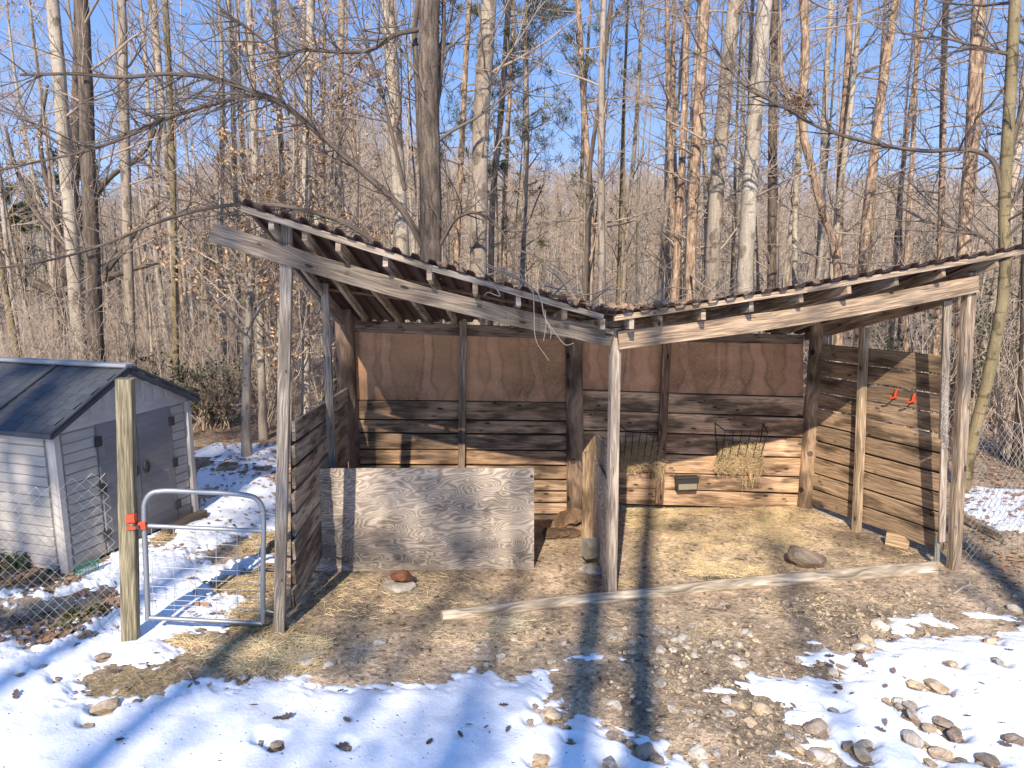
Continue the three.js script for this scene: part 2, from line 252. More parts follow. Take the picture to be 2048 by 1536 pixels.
const BARE = [[outline([[165, 1352], [235, 1338], [330, 1335], [372, 1302], [345, 1276], [430, 1260], [520, 1252], [560, 1262], [600, 1330], [560, 1352], [527, 1357], [500, 1364], [457, 1370], [415, 1357], [351, 1371], [253, 1392], [180, 1392]]), 0.12],
  [outline([[395, 1105], [470, 1075], [550, 1072], [550, 1100], [470, 1118], [420, 1125]]), 0.3], [outline([[430, 1180], [480, 1140], [550, 1130], [550, 1170], [500, 1195]]), 0.3], [outline([[470, 1230], [500, 1205], [548, 1190], [548, 1262], [480, 1262]]), 0.3],
  [outline([[-90, 1262], [0, 1215], [110, 1195], [235, 1180], [245, 1210], [150, 1245], [60, 1262]]), 0.5], [outline([[-300, 1170], [0, 1120], [130, 1150], [110, 1175], [0, 1185]]), 0.4], [outline([[60, 1275], [150, 1255], [180, 1270], [100, 1290]]), 0.35],
  [outline([[290, 1085], [330, 1065], [345, 1075], [310, 1100]]), 0.2], [outline([[395, 985], [440, 975], [470, 990], [410, 1000]]), 0.3]];
// where the bigger stones lie: pixel, pixel, width in pixels
const z5 = [[640, 325, 40], [515, 355, 60], [545, 375, 45], [595, 265, 35], [400, 200, 40], [385, 365, 40], [370, 430, 75], [170, 390, 100], [50, 455, 70], [130, 450, 65], [20, 500, 40], [480, 430, 70], [580, 405, 60], [460, 500, 70], [490, 545, 90], [715, 430, 40], [800, 510, 40], [130, 775, 90], [210, 800, 60], [410, 735, 80], [440, 805, 90], [490, 765, 80], [610, 785, 115], [540, 850, 80], [655, 880, 60], [380, 920, 45], [240, 870, 55], [265, 1020, 150], [360, 1030, 80], [290, 1080, 90], [45, 1060, 80], [905, 890, 130], [810, 1005, 90], [760, 920, 60], [810, 945, 70], [940, 1035, 150], [870, 1040, 70], [1080, 995, 80], [1175, 980, 80], [1150, 1035, 120], [1290, 735, 50], [1355, 735, 70], [1420, 765, 85], [1435, 830, 95], [1360, 765, 60], [1440, 960, 150], [1530, 895, 90], [1620, 870, 110], [1660, 940, 120], [1595, 1035, 130], [1530, 1085, 70], [1450, 655, 85], [1560, 665, 120], [1650, 545, 90], [1010, 790, 60], [1145, 505, 55], [1340, 400, 35], [1260, 325, 110], [1170, 390, 100], [1160, 435, 110], [995, 570, 80], [1840, 1075, 130], [1990, 950, 110], [1910, 530, 80], [1860, 410, 80], [2000, 225, 100], [1860, 225, 50], [1710, 1065, 50], [110, 360, 60], [30, 330, 40], [310, 300, 45], [225, 330, 40], [90, 270, 35], [560, 255, 35], [790, 190, 30], [330, 470, 50], [240, 490, 60], [70, 560, 50], [200, 440, 60]].map(([a, b, w]) => [1300 + a / 2.738, 1136 + b / 2.738, w / 2.738]);
const z8 = [[225, 310, 95], [290, 285, 25], [125, 390, 40], [75, 420, 60], [990, 285, 50], [830, 315, 60], [780, 340, 60], [780, 372, 55], [920, 375, 70], [680, 350, 45], [1145, 270, 35], [1115, 340, 35], [1230, 175, 25], [1270, 305, 40], [1560, 275, 65], [1400, 340, 60], [1480, 305, 35], [1355, 325, 40], [1665, 300, 45], [1655, 355, 60], [1760, 210, 45], [1820, 350, 70], [1900, 345, 60], [1905, 290, 60], [1755, 375, 60], [1210, 410, 65], [1105, 670, 40], [1080, 765, 50], [1310, 880, 45], [1290, 795, 45], [1550, 840, 80], [1610, 870, 60], [1660, 885, 60], [1730, 935, 140], [1810, 975, 80], [1135, 995, 110], [1530, 1000, 90], [2010, 940, 110], [1560, 650, 100], [1890, 680, 100], [1820, 540, 100], [1660, 605, 45], [1310, 600, 35], [1220, 735, 120], [1950, 270, 50], [1830, 240, 50], [1850, 410, 40], [1700, 640, 40], [1640, 700, 50], [1780, 630, 60], [1760, 680, 40], [1985, 700, 60], [1820, 790, 55], [1930, 580, 60], [2030, 610, 50], [1430, 140, 25], [1860, 150, 30]].map(([a, b, w]) => [680 + a / 2.844, 1180 + b / 2.844, w / 2.844]);
const z6 = [[605, 685, 150], [505, 790, 70], [775, 650, 50], [240, 450, 60], [115, 500, 45], [1265, 345, 85], [1730, 430, 110], [1550, 470, 80], [1870, 430, 90], [2010, 420, 60], [1385, 520, 70], [1480, 885, 40], [1570, 905, 80], [1980, 915, 50], [660, 575, 60], [325, 520, 40], [585, 385, 80], [1800, 410, 45], [1420, 560, 30], [890, 690, 30]].map(([a, b, w]) => [a / 2.844, 1180 + b / 2.844, w / 2.844]);
const STONE_PX = [...z5, ...z8, ...z6];
const melt = STONE_PX.filter(q => q[2] > 14).map(([a, b, w]) => { const q = gp(a, b); return [q.x, -q.z, w * (-q.z * CP + EYE * SP) / FOCAL / 2]; });
function snowBase(x, d) { // signed extent of the snow, in metres from its edge
  const n = fbm(x * 5, d * 5, 421, 4) - 0.5, n2 = fbm(x * 17, d * 17, 425, 3) - 0.5; let s = -1;
  for (const [p, a] of SNOW) s = Math.max(s, sdist(p, x, d) + n * a * 1.1 + n2 * a * 0.7);
  for (const [p, a] of BARE) s = Math.min(s, -sdist(p, x, d) - n * a * 1.6 - n2 * a * 1.4);
  if (d > 9) { const f = sstep(9, 13, d), q = (fbm(x * 1.3, d * 1.3, 431, 4) - (x < -1.5 && d < 15 ? 0.38 : 0.47)) * 1.6; s = Math.min(s, mix(s, q, f)); }
  if (s > 0 && s < 0.4 && d < 10) s -= 0.16 * sstep(0.4, 0, s) * Math.max(0, (fbm(x * 15, d * 15, 435, 3) - 0.46) * 3);
  return s;
}
function snowDepth(x, d) { // metres of snow over the ground; negative where there is none
  const s = snowBase(x, d); if (s <= 0) return Math.max(-0.06, s * 0.7);
  const y = 0.052 * sstep(0, 0.30, s) + 0.012 * Math.sqrt(Math.min(s, 0.05) / 0.05) + (fbm(x * 2.3, d * 2.3, 441, 3) - 0.5) * 0.05 * sstep(0, 0.5, s) + ((vn(x * 7, d * 7, 443) - 0.5) * 0.014 + (vn(x * 13, d * 13, 447) - 0.5) * 0.008) * sstep(0, 0.2, s);
  let m = 1; if (d < 8.5) for (const [mx, md, r] of melt) { const e = Math.hypot(x - mx, d - md); if (e < r * 1.5 + 0.12) m = Math.min(m, e - r * 0.95 - 0.05 * (vn(x * 14, d * 14, 433) - 0.35)); }
  return m < 0 ? Math.max(-0.05, m * 0.9) : y * sstep(-0.01, 0.06, m);
}
function axis(a, b, fine, lo, hi, g) { const r = []; let x = a, s = fine; while (x < b) { r.push(x); x += fine; } r.push(b); s = fine; x = b; while (x < hi) { s *= g; x += s; r.push(x); } s = fine; x = a; while (x > lo) { s *= g; x -= s; r.unshift(x); } return r; }
function field(xs, ds, yf, cf) {
  const p = [], u = [], c = [], ix = [], W = xs.length;
  for (const d of ds) for (const x of xs) { p.push(x, yf(x, d), -d); u.push(x / 6, d / 6); if (cf) c.push(...cf(x, d)); }
  for (let j = 0; j < ds.length - 1; j++) for (let i = 0; i < W - 1; i++) { const a = j * W + i; ix.push(a, a + 1, a + W, a + 1, a + W + 1, a + W); }
  const g = new THREE.BufferGeometry(); g.setAttribute('position', new THREE.Float32BufferAttribute(p, 3)); g.setAttribute('uv', new THREE.Float32BufferAttribute(u, 2)); if (cf) g.setAttribute('color', new THREE.Float32BufferAttribute(c, 3)); g.setIndex(ix); g.computeVertexNormals(); return g;
}
const bedding = outline([[1240, 1000], [1600, 1015], [1720, 1080], [1790, 1120], [1560, 1150], [1260, 1180]]), strawGround = outline([[165, 1352], [345, 1290], [560, 1262], [640, 1290], [620, 1345], [415, 1357], [253, 1392]]);
function dirtColor(x, d) {
  const n = fbm(x * 1.7, d * 1.7, 451, 4), k = 0.8 + 0.5 * (n - 0.3);
  let c = [0.72 * k, 0.545 * k, 0.37 * k];
  const wet = sstep(0.52, 0.66, fbm(x * 0.9 + 30, d * 0.9, 455, 4)); for (let q = 0; q < 3; q++) c[q] *= 1 - 0.35 * wet;
  const b = sstep(-0.1, 0.5, sdist(bedding, x, d) + (n - 0.5)); c = [mix(c[0], 0.92 * k, b), mix(c[1], 0.71 * k, b), mix(c[2], 0.46 * k, b)];
  const s = sstep(-0.1, 0.3, sdist(strawGround, x, d) + (n - 0.5) * 3.2 - 0.25); c = [mix(c[0], 0.50 * k, s), mix(c[1], 0.37 * k, s), mix(c[2], 0.20 * k, s)];
  const f = sstep(10, 14, d + 3 * (n - 0.5)); c = [mix(c[0], 0.52 * k, f), mix(c[1], 0.38 * k, f), mix(c[2], 0.27 * k, f)];
  return c;
}
const soil = tex(2048, 2048, (u, v, o) => { // 6 m square: clods, grit, crumbs of straw
  const a = fbm(u * 24, v * 24, 461, 4, 24, 24), g = vn(u * 420, v * 420, 465, 420, 420), gg = vn(u * 160, v * 160, 467, 160, 160), s1 = vn(u * 60, v * 520, 469, 60, 520), s2 = vn(u * 520, v * 60, 471, 520, 60);
  let m = 0.81 + 0.40 * (a - 0.5) + 0.22 * (g - 0.5) + 0.25 * (gg - 0.5); let w = 0;
  if (s1 > 0.93 || s2 > 0.935) w = 0.16; if (gg > 0.9 && g > 0.45) { m += 0.16; } if (gg < 0.10) m -= 0.2;
  o[0] = m + w; o[1] = m * 0.985 + w * 0.9; o[2] = m * 0.96 + w * 0.5;
});
M.soil = mat({ map: soil, bumpMap: soil, bumpScale: 0.018, vertexColors: true, roughness: 0.97 });
{
  const g = new THREE.Mesh(field(axis(-6, 8, 0.05, -260, 260, 1.16), axis(3.6, 13, 0.045, -60, 330, 1.12), groundY, dirtColor), M.soil); g.name = 'ground';
  tag(g, 'bare tan dirt ground running back into leaf-strewn woodland floor', 'ground', null, 'structure'); shadowOn(g); scene.add(g);
  const snowTex = tex(1024, 1024, (u, v, o) => { const a = fbm(u * 30, v * 30, 481, 4, 30, 30), b = vn(u * 400, v * 400, 485, 400, 400), m = 0.93 + 0.05 * (a - 0.5) + 0.04 * (b - 0.5); const s = vn(u * 250, v * 250, 489, 250, 250) > 0.975 ? 0.34 : 0; o[0] = m - s; o[1] = m + 0.005 - s * 1.05; o[2] = m + 0.012 - s * 1.1; });
  M.snow = mat({ map: snowTex, bumpMap: snowTex, bumpScale: 0.03, roughness: 0.8, color: new THREE.Color(0.98, 0.985, 1) });
  const s = new THREE.Mesh(field(axis(-6.2, 6.8, 0.028, -40, 40, 1.2), axis(4.2, 9.5, 0.024, -40, 26, 1.1), (x, d) => groundY(x, d) + snowDepth(x, d), null), M.snow); s.name = 'snow_cover';
  tag(s, 'thin patchy white snow lying over the dirt', 'snow', null, 'structure'); shadowOn(s); scene.add(s);
}

// ---------- the shelter ----------
const FL = gp(557, 1262), FC = gp(1222, 1193), FR = gp(1908, 1135), RR = at(1607, 1020, 9.95).setY(0),  RL = at(700, 900, 9.25).setY(0), RC = on(1150, 1030, plane(RL, RR)).setY(0);
const PF = plane(FL, FR), PB = plane(FL, FR, 0.075), PE = plane(FL, FR, 0.30), PR = plane(RL, RR), PRf = plane(RL, RR, 0.06), PL = plane(FL, RL), PW = plane(FR, RR);
const shelter = thing('animal_shelter', 'open fronted weathered timber animal shelter with a V shaped corrugated roof', 'shelter', V(FC.x, 0, -FC.z));
const SH = (n, g, m, label, parent = shelter) => part(n, g, m, parent, label);
const faceN = PF.n, nudge = (q, n, k) => q.clone().addScaledVector(n, k);
const gnd = (q, dy = -0.05) => new THREE.Vector3(q.x, groundY(q.x, -q.z) + dy, q.z);
const fTop = (px, py) => on(px, py, PF);

// roof edges: front polylines in the eave plane, rear ones above the back wall
const frontL = [[478, 404], [640, 455], [800, 508], [1000, 568], [1218, 630]], frontR = [[1218, 630], [1330, 620], [1448, 602], [1720, 553], [2004, 503], [2085, 488]];
const rearL = [[672, 622], [800, 629], [950, 634], [1150, 640]], rearR = [[1150, 640], [1330, 644], [1500, 649], [1700, 654]];
const along = (pl, s) => { const x = mix(pl[0][0], pl[pl.length - 1][0], s); for (let k = 1; k < pl.length; k++) if (x <= pl[k][0] + 1e-6) { const t = (x - pl[k - 1][0]) / (pl[k][0] - pl[k - 1][0]); return [x, mix(pl[k - 1][1], pl[k][1], t)]; } return pl[pl.length - 1]; };
function roofPt(side, s, t) { const f = on(...along(side ? frontR : frontL, s), PE), r = on(...along(side ? rearR : rearL, s), PR); return f.lerp(r, t); }
const roofS = (side, px) => { const q = side ? frontR : frontL; return (px - q[0][0]) / (q[q.length - 1][0] - q[0][0]); }, roofSr = (side, px) => { const q = side ? rearR : rearL; return (px - q[0][0]) / (q[q.length - 1][0] - q[0][0]); };
{ // corrugated sheets laid side by side
  const prof = [[0, 0], [0.30, 0], [0.42, 1], [0.74, 1], [0.86, 0], [1, 0]];
  for (const [side, sheets, ribs] of [[0, 4, 5], [1, 5, 5]]) for (let q = 0; q < sheets; q++) {
    const p = [], ix = [], rows = 7, s0 = q / sheets - (q ? 0.006 : 0), s1 = (q + 1) / sheets, cols = ribs * 5 + 1, lift = (q % 2) * 0.004;
    for (const th of [0, -0.004]) for (let j = 0; j <= rows; j++) for (let i = 0; i < cols; i++) {
      const rib = Math.floor(i / 5) , w = prof[i % 5], f = Math.min(1, (rib + (i === cols - 1 ? 0 : w[0])) / ribs), v = roofPt(side, mix(s0, s1, f), mix(-0.012 + 0.006 * h2(q, side, 3), 1.16, j / rows));
      v.y += (i === cols - 1 ? 0 : w[1]) * 0.036 + lift + th + 0.01 * (vn(f * 3 + q * 3, j, 71) - 0.5); p.push(v.x, v.y, v.z);
    }
    const half = (rows + 1) * cols;
    for (let j = 0; j < rows; j++) for (let i = 0; i < cols - 1; i++) { const a = j * cols + i; ix.push(a, a + 1, a + cols, a + 1, a + cols + 1, a + cols); const b = a + half; ix.push(b, b + cols, b + 1, b + 1, b + cols, b + cols + 1); }
    for (let i = 0; i < cols - 1; i++) { const a = i, b = i + half; ix.push(a, b, a + 1, a + 1, b, b + 1); }
    const g0 = new THREE.BufferGeometry(); g0.setAttribute('position', new THREE.Float32BufferAttribute(p, 3)); g0.setIndex(ix); const g = g0.toNonIndexed(); g.computeVertexNormals(); g.setAttribute('uv', new THREE.Float32BufferAttribute(new Float32Array(g.attributes.position.count * 2), 2));
    SH('roof_sheet', g, M.roof);
  }
  // eave battens under the sheet ends
  for (const [side, a, b] of [[0, 0, 0.52], [0, 0.52, 0.985], [1, 0.012, 0.46], [1, 0.46, 0.985]]) { const A = roofPt(side, a, 0.012), B = roofPt(side, b, 0.012); A.y -= 0.034; B.y -= 0.034; SH('eave_batten', timber(A, B, 0.055, 0.032, UP, { tint: side ? TAN : GREY, bow: 0.004, rag: 0.01 }), M.wood); }
  // rafters, tail first
  const pairs = [[0, 541, 682], [0, 608, 731], [0, 675, 800], [0, 770, 859], [0, 858, 912], [0, 950, 965], [0, 1037, 1025], [0, 1130, 1085], [0, 1206, 1138], [1, 1264, 1165], [1, 1321, 1205], [1, 1408, 1255], [1, 1504, 1312], [1, 1604, 1372], [1, 1700, 1432], [1, 1795, 1500], [1, 1889, 1570], [1, 1996, 1640]];
  pairs.forEach(([side, a, b], k) => {
    const A = on(...along(side ? frontR : frontL, roofS(side, a)), plane(FL, FR, 0.30 - 0.03 - 0.05 * h2(k, 3, 8))), B = on(...along(side ? rearR : rearL, roofSr(side, b)), PR), D = new THREE.Vector3().subVectors(B, A).normalize(); B.addScaledVector(D, 0.3);
    A.y -= 0.102 ; B.y -= 0.075; SH('rafter', timber(A, B, 0.10, 0.045, UP, { tint: k % 3 ? TAN : GREY, vary: 0.4, ch: 0.08 }), M.wood);
  });
  // purlins under the left slope and right slope
  for (const [side, t] of [[0, 0.35], [0, 0.68], [1, 0.4], [1, 0.75]]) { const A = roofPt(side, 0.04, t), B = roofPt(side, 0.97, t); A.y -= 0.02; B.y -= 0.02; SH('purlin', timber(A, B, 0.03, 0.06, UP, { tint: BROWN, bow: 0.002 }), M.wood); }
}
// front posts and header beams
const post = (base, top, w, t, tn, o = {}) => timber(gnd(base, -0.12), top, w, t, o.side || new THREE.Vector3(-faceN.z, 0, faceN.x), { tint: tn, ch: 0.06, bow: 0.006, seg: 6, edge: 0.004, ...o });
{
  const tl = on(575, 436, PF), tc = on(1231, 655, PF), tr = on(1940, 545, PF);
  SH('front_post', post(FL, tl, 0.105, 0.10, [0.38, 0.32, 0.26]), M.wood, 'grey cracked left front post');
  SH('front_post', post(FC, tc, 0.10, 0.10, [0.56, 0.46, 0.36]), M.wood, 'pale centre front post under the roof valley');
  SH('front_post', post(FR, tr, 0.115, 0.10, [0.50, 0.39, 0.28]), M.wood, 'pale right front post beside the wire fence');
  SH('header_beam', timber(on(424, 464, PB), on(1222, 676, PB), 0.168, 0.045, UP, { tint: [0.42, 0.335, 0.25], bow: 0.015, sag: 0.055, seg: 12, edge: 0.012, rag: 0.02, ch: 0.07 }), M.wood, 'silvery grey left header beam sloping to the valley');
  SH('header_beam', timber(on(1236, 680, PB), on(1954, 568, PB), 0.182, 0.045, UP, { tint: [0.54, 0.39, 0.26], bow: 0.012, sag: 0.05, seg: 12, edge: 0.01, ch: 0.07 }), M.wood, 'tan knotty right header beam sloping to the valley');
  // boards nailed up the inner side of the right post
  const pi = plane(FR, RR, -0.035);
  SH('cover_strip', timber(nudge(on(1891, 885, PF), faceN, -0.02), nudge(on(1886, 1085, PF), faceN, -0.02), 0.075, 0.025, new THREE.Vector3(1, 0, 0), { tint: GREY }), M.wood);
  SH('cover_strip', timber(nudge(on(1884, 1078, PF), faceN, -0.06), nudge(on(1881, 1126, PF), faceN, -0.06), 0.065, 0.02, new THREE.Vector3(1, 0, 0), { tint: [0.42, 0.46, 0.40] }), M.wood);
  SH('cover_strip', timber(nudge(on(1902, 602, PF), faceN, -0.05), nudge(on(1893, 880, PF), faceN, -0.05), 0.085, 0.04, new THREE.Vector3(1, 0, 0), { tint: [0.40, 0.33, 0.26] }), M.wood);
}
// round rear logs
function logPost(base, topY, r, lean = [0, 0], tn) { const pts = [], rad = []; for (let k = 0; k <= 8; k++) { const f = k / 8; pts.push(new THREE.Vector3(base.x + lean[0] * f, mix(groundY(base.x, -base.z) - 0.1, topY, f), base.z + lean[1] * f)); rad.push(r * (1.12 - 0.16 * f)); } return tint(new GB().tube(pts, rad, 14, { cap: true, rough: 0.12, seed: base.x * 7, us: 0.3 }).geo(), tn); }
M.logPost = mat({ map: woodBrown, bumpMap: woodBrown, bumpScale: 0.008, vertexColors: true });
{ const rot = g => { const u = g.attributes.uv; for (let k = 0; k < u.count; k++) u.setXY(k, u.getY(k) / 2, u.getX(k)); return g; };
  SH('log_post', rot(logPost(nudge(RL, PR.n, 0.05), 2.92, 0.125, [0, 0], [0.26, 0.175, 0.12])), M.logPost);
  SH('log_post', rot(logPost(nudge(RC, PR.n, 0.03), 2.78, 0.115, [-0.06, 0], [0.42, 0.285, 0.19])), M.logPost);
  SH('log_post', rot(logPost(nudge(RR, PR.n, 0.03), 2.80, 0.115, [0.02, 0], [0.50, 0.345, 0.22])), M.logPost); }
// rear wall boards: [left px, right px, rows of (y at the left end, y at the right end)]
const rearBoards = (xl, xr, rows, tn) => { for (let k = 0; k < rows.length - 1; k++) { const a0 = on(xl, rows[k][0], PR), a1 = on(xl, rows[k + 1][0], PR), b0 = on(xr, rows[k][1], PR), b1 = on(xr, rows[k + 1][1], PR), A = a0.clone().lerp(a1, 0.5), B = b0.clone().lerp(b1, 0.5), w = (a0.y - a1.y + b0.y - b1.y) / 2 - 0.02; const z = 0.008 * h2(k, xl, 3); A.addScaledVector(PR.n, z); B.addScaledVector(PR.n, z); SH('wall_board', timber(A, B, w, 0.04, UP, { tint: tn, vary: 0.4, edge: 0.006, bow: 0.008, ch: 0.22 }), M.plank); } };
rearBoards(706, 1148, [[800, 804], [839, 842], [865, 869], [898, 901], [929, 931], [957, 959], [980, 982], [1004, 1005], [1028, 1028]], [0.82, 0.55, 0.34]);
rearBoards(1158, 1605, [[779, 793], [819, 834], [859, 876], [901, 915], [940, 954], [973, 987], [1004, 1022]], [0.88, 0.585, 0.355]);
M.felt = mat({ color: new THREE.Color(0.05, 0.04, 0.032) });
{ const P4 = plane(RL, RR, -0.045), f = (x0, x1, t0, t1, b0, b1) => SH('backing_felt', sheet(on(x0, b0, P4), on(x1, b1, P4), on(x1, t1, P4), on(x0, t0, P4), 0.004, [1, 1], [0, 0], PR.n), M.felt); f(702, 1150, 797, 801, 1028, 1028); f(1156, 1606, 776, 790, 1006, 1022);
  const P5 = plane(FL, RL, 0.005), g = sheet(on(582, 1215, P5), on(689, 1010, P5), on(689, 780, P5), on(582, 845, P5), 0.003, [1, 1], [0, 0], PL.n); SH('backing_felt', g, M.felt); const P6 = plane(FR, RR, 0.028), h = sheet(on(1626, 1008, P6), on(1886, 1103, P6), on(1886, 872, P6), on(1626, 818, P6), 0.003, [1, 1], [0, 0], PW.n.clone().negate()); SH('backing_felt', h, M.felt); }
{ // pressed board panels above, under a trim board
  const P2 = plane(RL, RR, -0.012);
  for (const [x0, x1, t0, t1, b0, b1, u] of [[704, 820, 640, 645, 799, 800, 0.02], [821, 926, 645, 650, 800, 801, 0.24], [927, 1046, 650, 655, 801, 803, 0.42], [1047, 1150, 655, 660, 803, 804, 0.63], [1158, 1259, 658, 661, 778, 782, 0.1], [1260, 1332, 661, 663, 782, 785, 0.4], [1333, 1440, 663, 666, 785, 788, 0.60], [1441, 1606, 666, 670, 788, 793, 0.78]])
    SH('pressed_board_panel', sheet(on(x0 - 0.6, b0, P2), on(x1 + 0.6, b1, P2), on(x1 + 0.6, t1, P2), on(x0 - 0.6, t0, P2), 0.012, [(x1 - x0) / 480, 0.98], [u, 0], PR.n), M.chip);
  const P3 = plane(RL, RR, 0.022);
  SH('top_plate', timber(on(704, 652, P3), on(1150, 668, P3), 0.15, 0.038, UP, { tint: [0.36, 0.25, 0.17] }), M.plank); SH('top_plate', timber(on(1158, 669, P3), on(1606, 679, P3), 0.13, 0.038, UP, { tint: [0.36, 0.25, 0.17] }), M.plank);
  const st = (xt, yt, xb, yb, w, tn, off = 0.065) => { const Q = plane(RL, RR, off), A = on(xb, yb, Q), B = on(xt, yt, Q); SH('stud', timber(A, B, w, 0.05, new THREE.Vector3(1, 0, 0), { tint: tn, edge: 0.004, seg: 6 }), M.wood); };
  st(927, 640, 922, 1028, 0.095, [0.45, 0.34, 0.24]); st(1335, 660, 1318, 1006, 0.115, [0.36, 0.22, 0.14]);
}
// side walls
function sideWall(P, x0, x1, t0, t1, b0, b1, n, gap, tn, off = 0) { for (let k = 0; k < n; k++) { const f0 = k / n, f1 = (k + 1) / n, a0 = on(x0, mix(t0, b0, f0), P), a1 = on(x0, mix(t0, b0, f1), P), c0 = on(x1, mix(t1, b1, f0), P), c1 = on(x1, mix(t1, b1, f1), P), A = a0.clone().lerp(a1, 0.5).addScaledVector(P.n, off), B = c0.clone().lerp(c1, 0.5).addScaledVector(P.n, off); SH('wall_board', timber(A, B, (a0.y - a1.y + c0.y - c1.y) / 2 - gap(k), 0.036, UP, { tint: tn, vary: 0.45, edge: 0.004, bow: 0.008, ch: 0.22, taper: 0 }), M.plank); } }
sideWall(PL, 581, 689, 839, 776, 1222, 1012, 8, k => 0.011, [0.56, 0.44, 0.325], 0.03);
sideWall(PW, 1626, 1886, 685, 710, 1010, 1106, 10, k => k < 4 ? 0.016 : 0.02, [0.50, 0.35, 0.215], 0.0);
{ const ground = q => { q.y = groundY(q.x, -q.z) - 0.1; return q; };
  const a = nudge(on(644, 800, PL), PL.n, 0.09), b = a.clone(); ground(a); b.y = on(640, 566, PL).y; SH('stud', timber(a, b, 0.09, 0.05, new THREE.Vector3(1, 0, 0), { tint: [0.42, 0.36, 0.30], seg: 5 }), M.wood);
  const c = nudge(on(1722, 1070, PW), PW.n, -0.085); const e = nudge(on(1738, 655, PW), PW.n, -0.085); ground(c); SH('stud', timber(c, e, 0.10, 0.09, PW.n, { tint: [0.58, 0.44, 0.29], seg: 6, edge: 0.006 }), M.wood, 'pale square stud standing inside the right wall');
  SH('rake_beam', timber(on(578, 510, PL), on(682, 636, PL), 0.20, 0.045, UP, { tint: [0.40, 0.33, 0.26] }), M.wood); SH('rake_beam', timber(on(1632, 664, PW), on(1905, 588, PW), 0.20, 0.045, UP, { tint: BROWN }), M.wood);
  // a stub of timber spiked low on the right wall
  const s0 = nudge(on(1795, 1080, PW), PW.n, -0.05), s1 = s0.clone().addScaledVector(PW.n, -0.0); const dir = new THREE.Vector3(0.86, -0.04, 0.5).normalize(); SH('block', timber(s0.clone().addScaledVector(dir, -0.10), s0.clone().addScaledVector(dir, 0.16), 0.17, 0.09, UP, { tint: [0.62, 0.45, 0.27] }), M.wood);
}
{ // knee-high partition between the two stalls: two sheets and a pointed slab at its rear end
  const A = gp(1189, 1080), B = nudge(FC, faceN, -0.07), d = new THREE.Vector3().subVectors(B, A), nn = new THREE.Vector3(d.z, 0, -d.x).normalize(); if (nn.x > 0) nn.negate();
  const q = (f, y, o) => A.clone().addScaledVector(d, f).addScaledVector(nn, o).setY(y);
  SH('partition_sheet', sheet(q(0.02, 0.03, 0.03), q(1.0, 0.0, 0.03), q(1.0, 1.22, 0.03), q(0.02, 1.12, 0.03), 0.016, [0.5, 0.5], [0.2, 0.3], nn), M.ply);
  SH('partition_sheet', sheet(q(0.0, 0.05, 0.0), q(0.97, 0.02, 0.0), q(0.97, 1.52, 0.0), q(0.0, 1.40, 0.0), 0.018, [0.5, 0.5], [0.6, 0.1], nn), M.ply);
  const s = [[1165, 1078], [1190, 1080], [1192, 872], [1186, 878], [1166, 908]], Q = plane(A.clone().add(new THREE.Vector3(-0.3, 0, 0)), A.clone().add(new THREE.Vector3(0.3, 0, 0.02)));
  const sp = s.map(([a, b]) => on(a, b, Q)), sh = new THREE.Shape(sp.map(v => new THREE.Vector2(v.x, Math.max(v.y, -0.05)))), g = new THREE.ExtrudeGeometry(sh, { depth: 0.05, bevelEnabled: true, bevelSize: 0.006, bevelThickness: 0.006, bevelSegments: 1 }); g.translate(0, 0, sp[0].z - 0.05); tint(g, [0.60, 0.43, 0.27]); const u = g.attributes.uv; for (let k = 0; k < u.count; k++) u.setXY(k, u.getY(k) * 0.5, u.getX(k)); SH('partition_slab', g, M.plank, 'rough upright slab with a slanted pointed top');
}

// ---------- things in and round the shelter ----------
{ // plywood sheet across the left stall, with a narrow batten
  const A = gp(622, 1143), B = gp(1068, 1137), P = plane(A, B), g = thing('plywood_sheet', 'weathered grey plywood sheet with wavy grain standing across the left stall', 'plywood', A.clone());
  const a = on(622, 1146, P), b = on(1068, 1140, P), c = on(1068, 936, P), d = on(622, 937, P); part('panel', sheet(a, b, c, d, 0.018, [1, 1], [0, 0], P.n), M.ply, g);
  part('batten', timber(nudge(on(619, 1142, P), P.n, 0.03), nudge(on(622, 912, P), P.n, 0.03), 0.06, 0.04, new THREE.Vector3(1, 0, 0), { tint: [0.44, 0.29, 0.18] }), M.wood, g);
  const k = new THREE.CylinderGeometry(0.016, 0.016, 0.01, 8); k.rotateX(PI / 2); const w = nudge(on(1063, 952, P), P.n, 0.003); k.translate(w.x, w.y, w.z); part('knot', k, M.iron, g);
}
function rockGeo(seed, sq = 0.62, det = 4, rough = 0.7, nc = 11) {
  const g = new THREE.IcosahedronGeometry(1, det), p = g.attributes.position, c = []; const r = rngOf(seed), cuts = []; for (let k = 0; k < nc; k++) cuts.push([new THREE.Vector3(r() - 0.5, r() - 0.35, r() - 0.5).normalize(), 0.42 + 0.38 * r()]);
  const v = new THREE.Vector3(); for (let k = 0; k < p.count; k++) { v.fromBufferAttribute(p, k); const n = 1 + rough * (fbm(v.x * 1.6 + seed, v.y * 1.6 + v.z * 1.3, seed, 3) - 0.5); v.multiplyScalar(n); for (const [q, l] of cuts) { const e = v.dot(q) - l; if (e > 0) v.addScaledVector(q, -e * 0.88); } v.multiplyScalar(1 + 0.16 * (fbm(v.x * 4.5 + 9, v.y * 4.5 + v.z * 3.1 + seed, seed + 5, 3) - 0.5)); p.setXYZ(k, v.x, v.y * sq, v.z); }
  g.computeVertexNormals(); const u = g.attributes.uv; for (let k = 0; k < u.count; k++) u.setXY(k, p.getX(k) * 0.35 + p.getY(k) * 0.2 + seed * 0.37, p.getZ(k) * 0.35 + p.getY(k) * 0.3 + seed * 0.71); return g;
}
const rocks = []; for (let k = 0; k < 9; k++) rocks.push(rockGeo(11 + k * 7, 0.5 + 0.05 * (k % 4)));
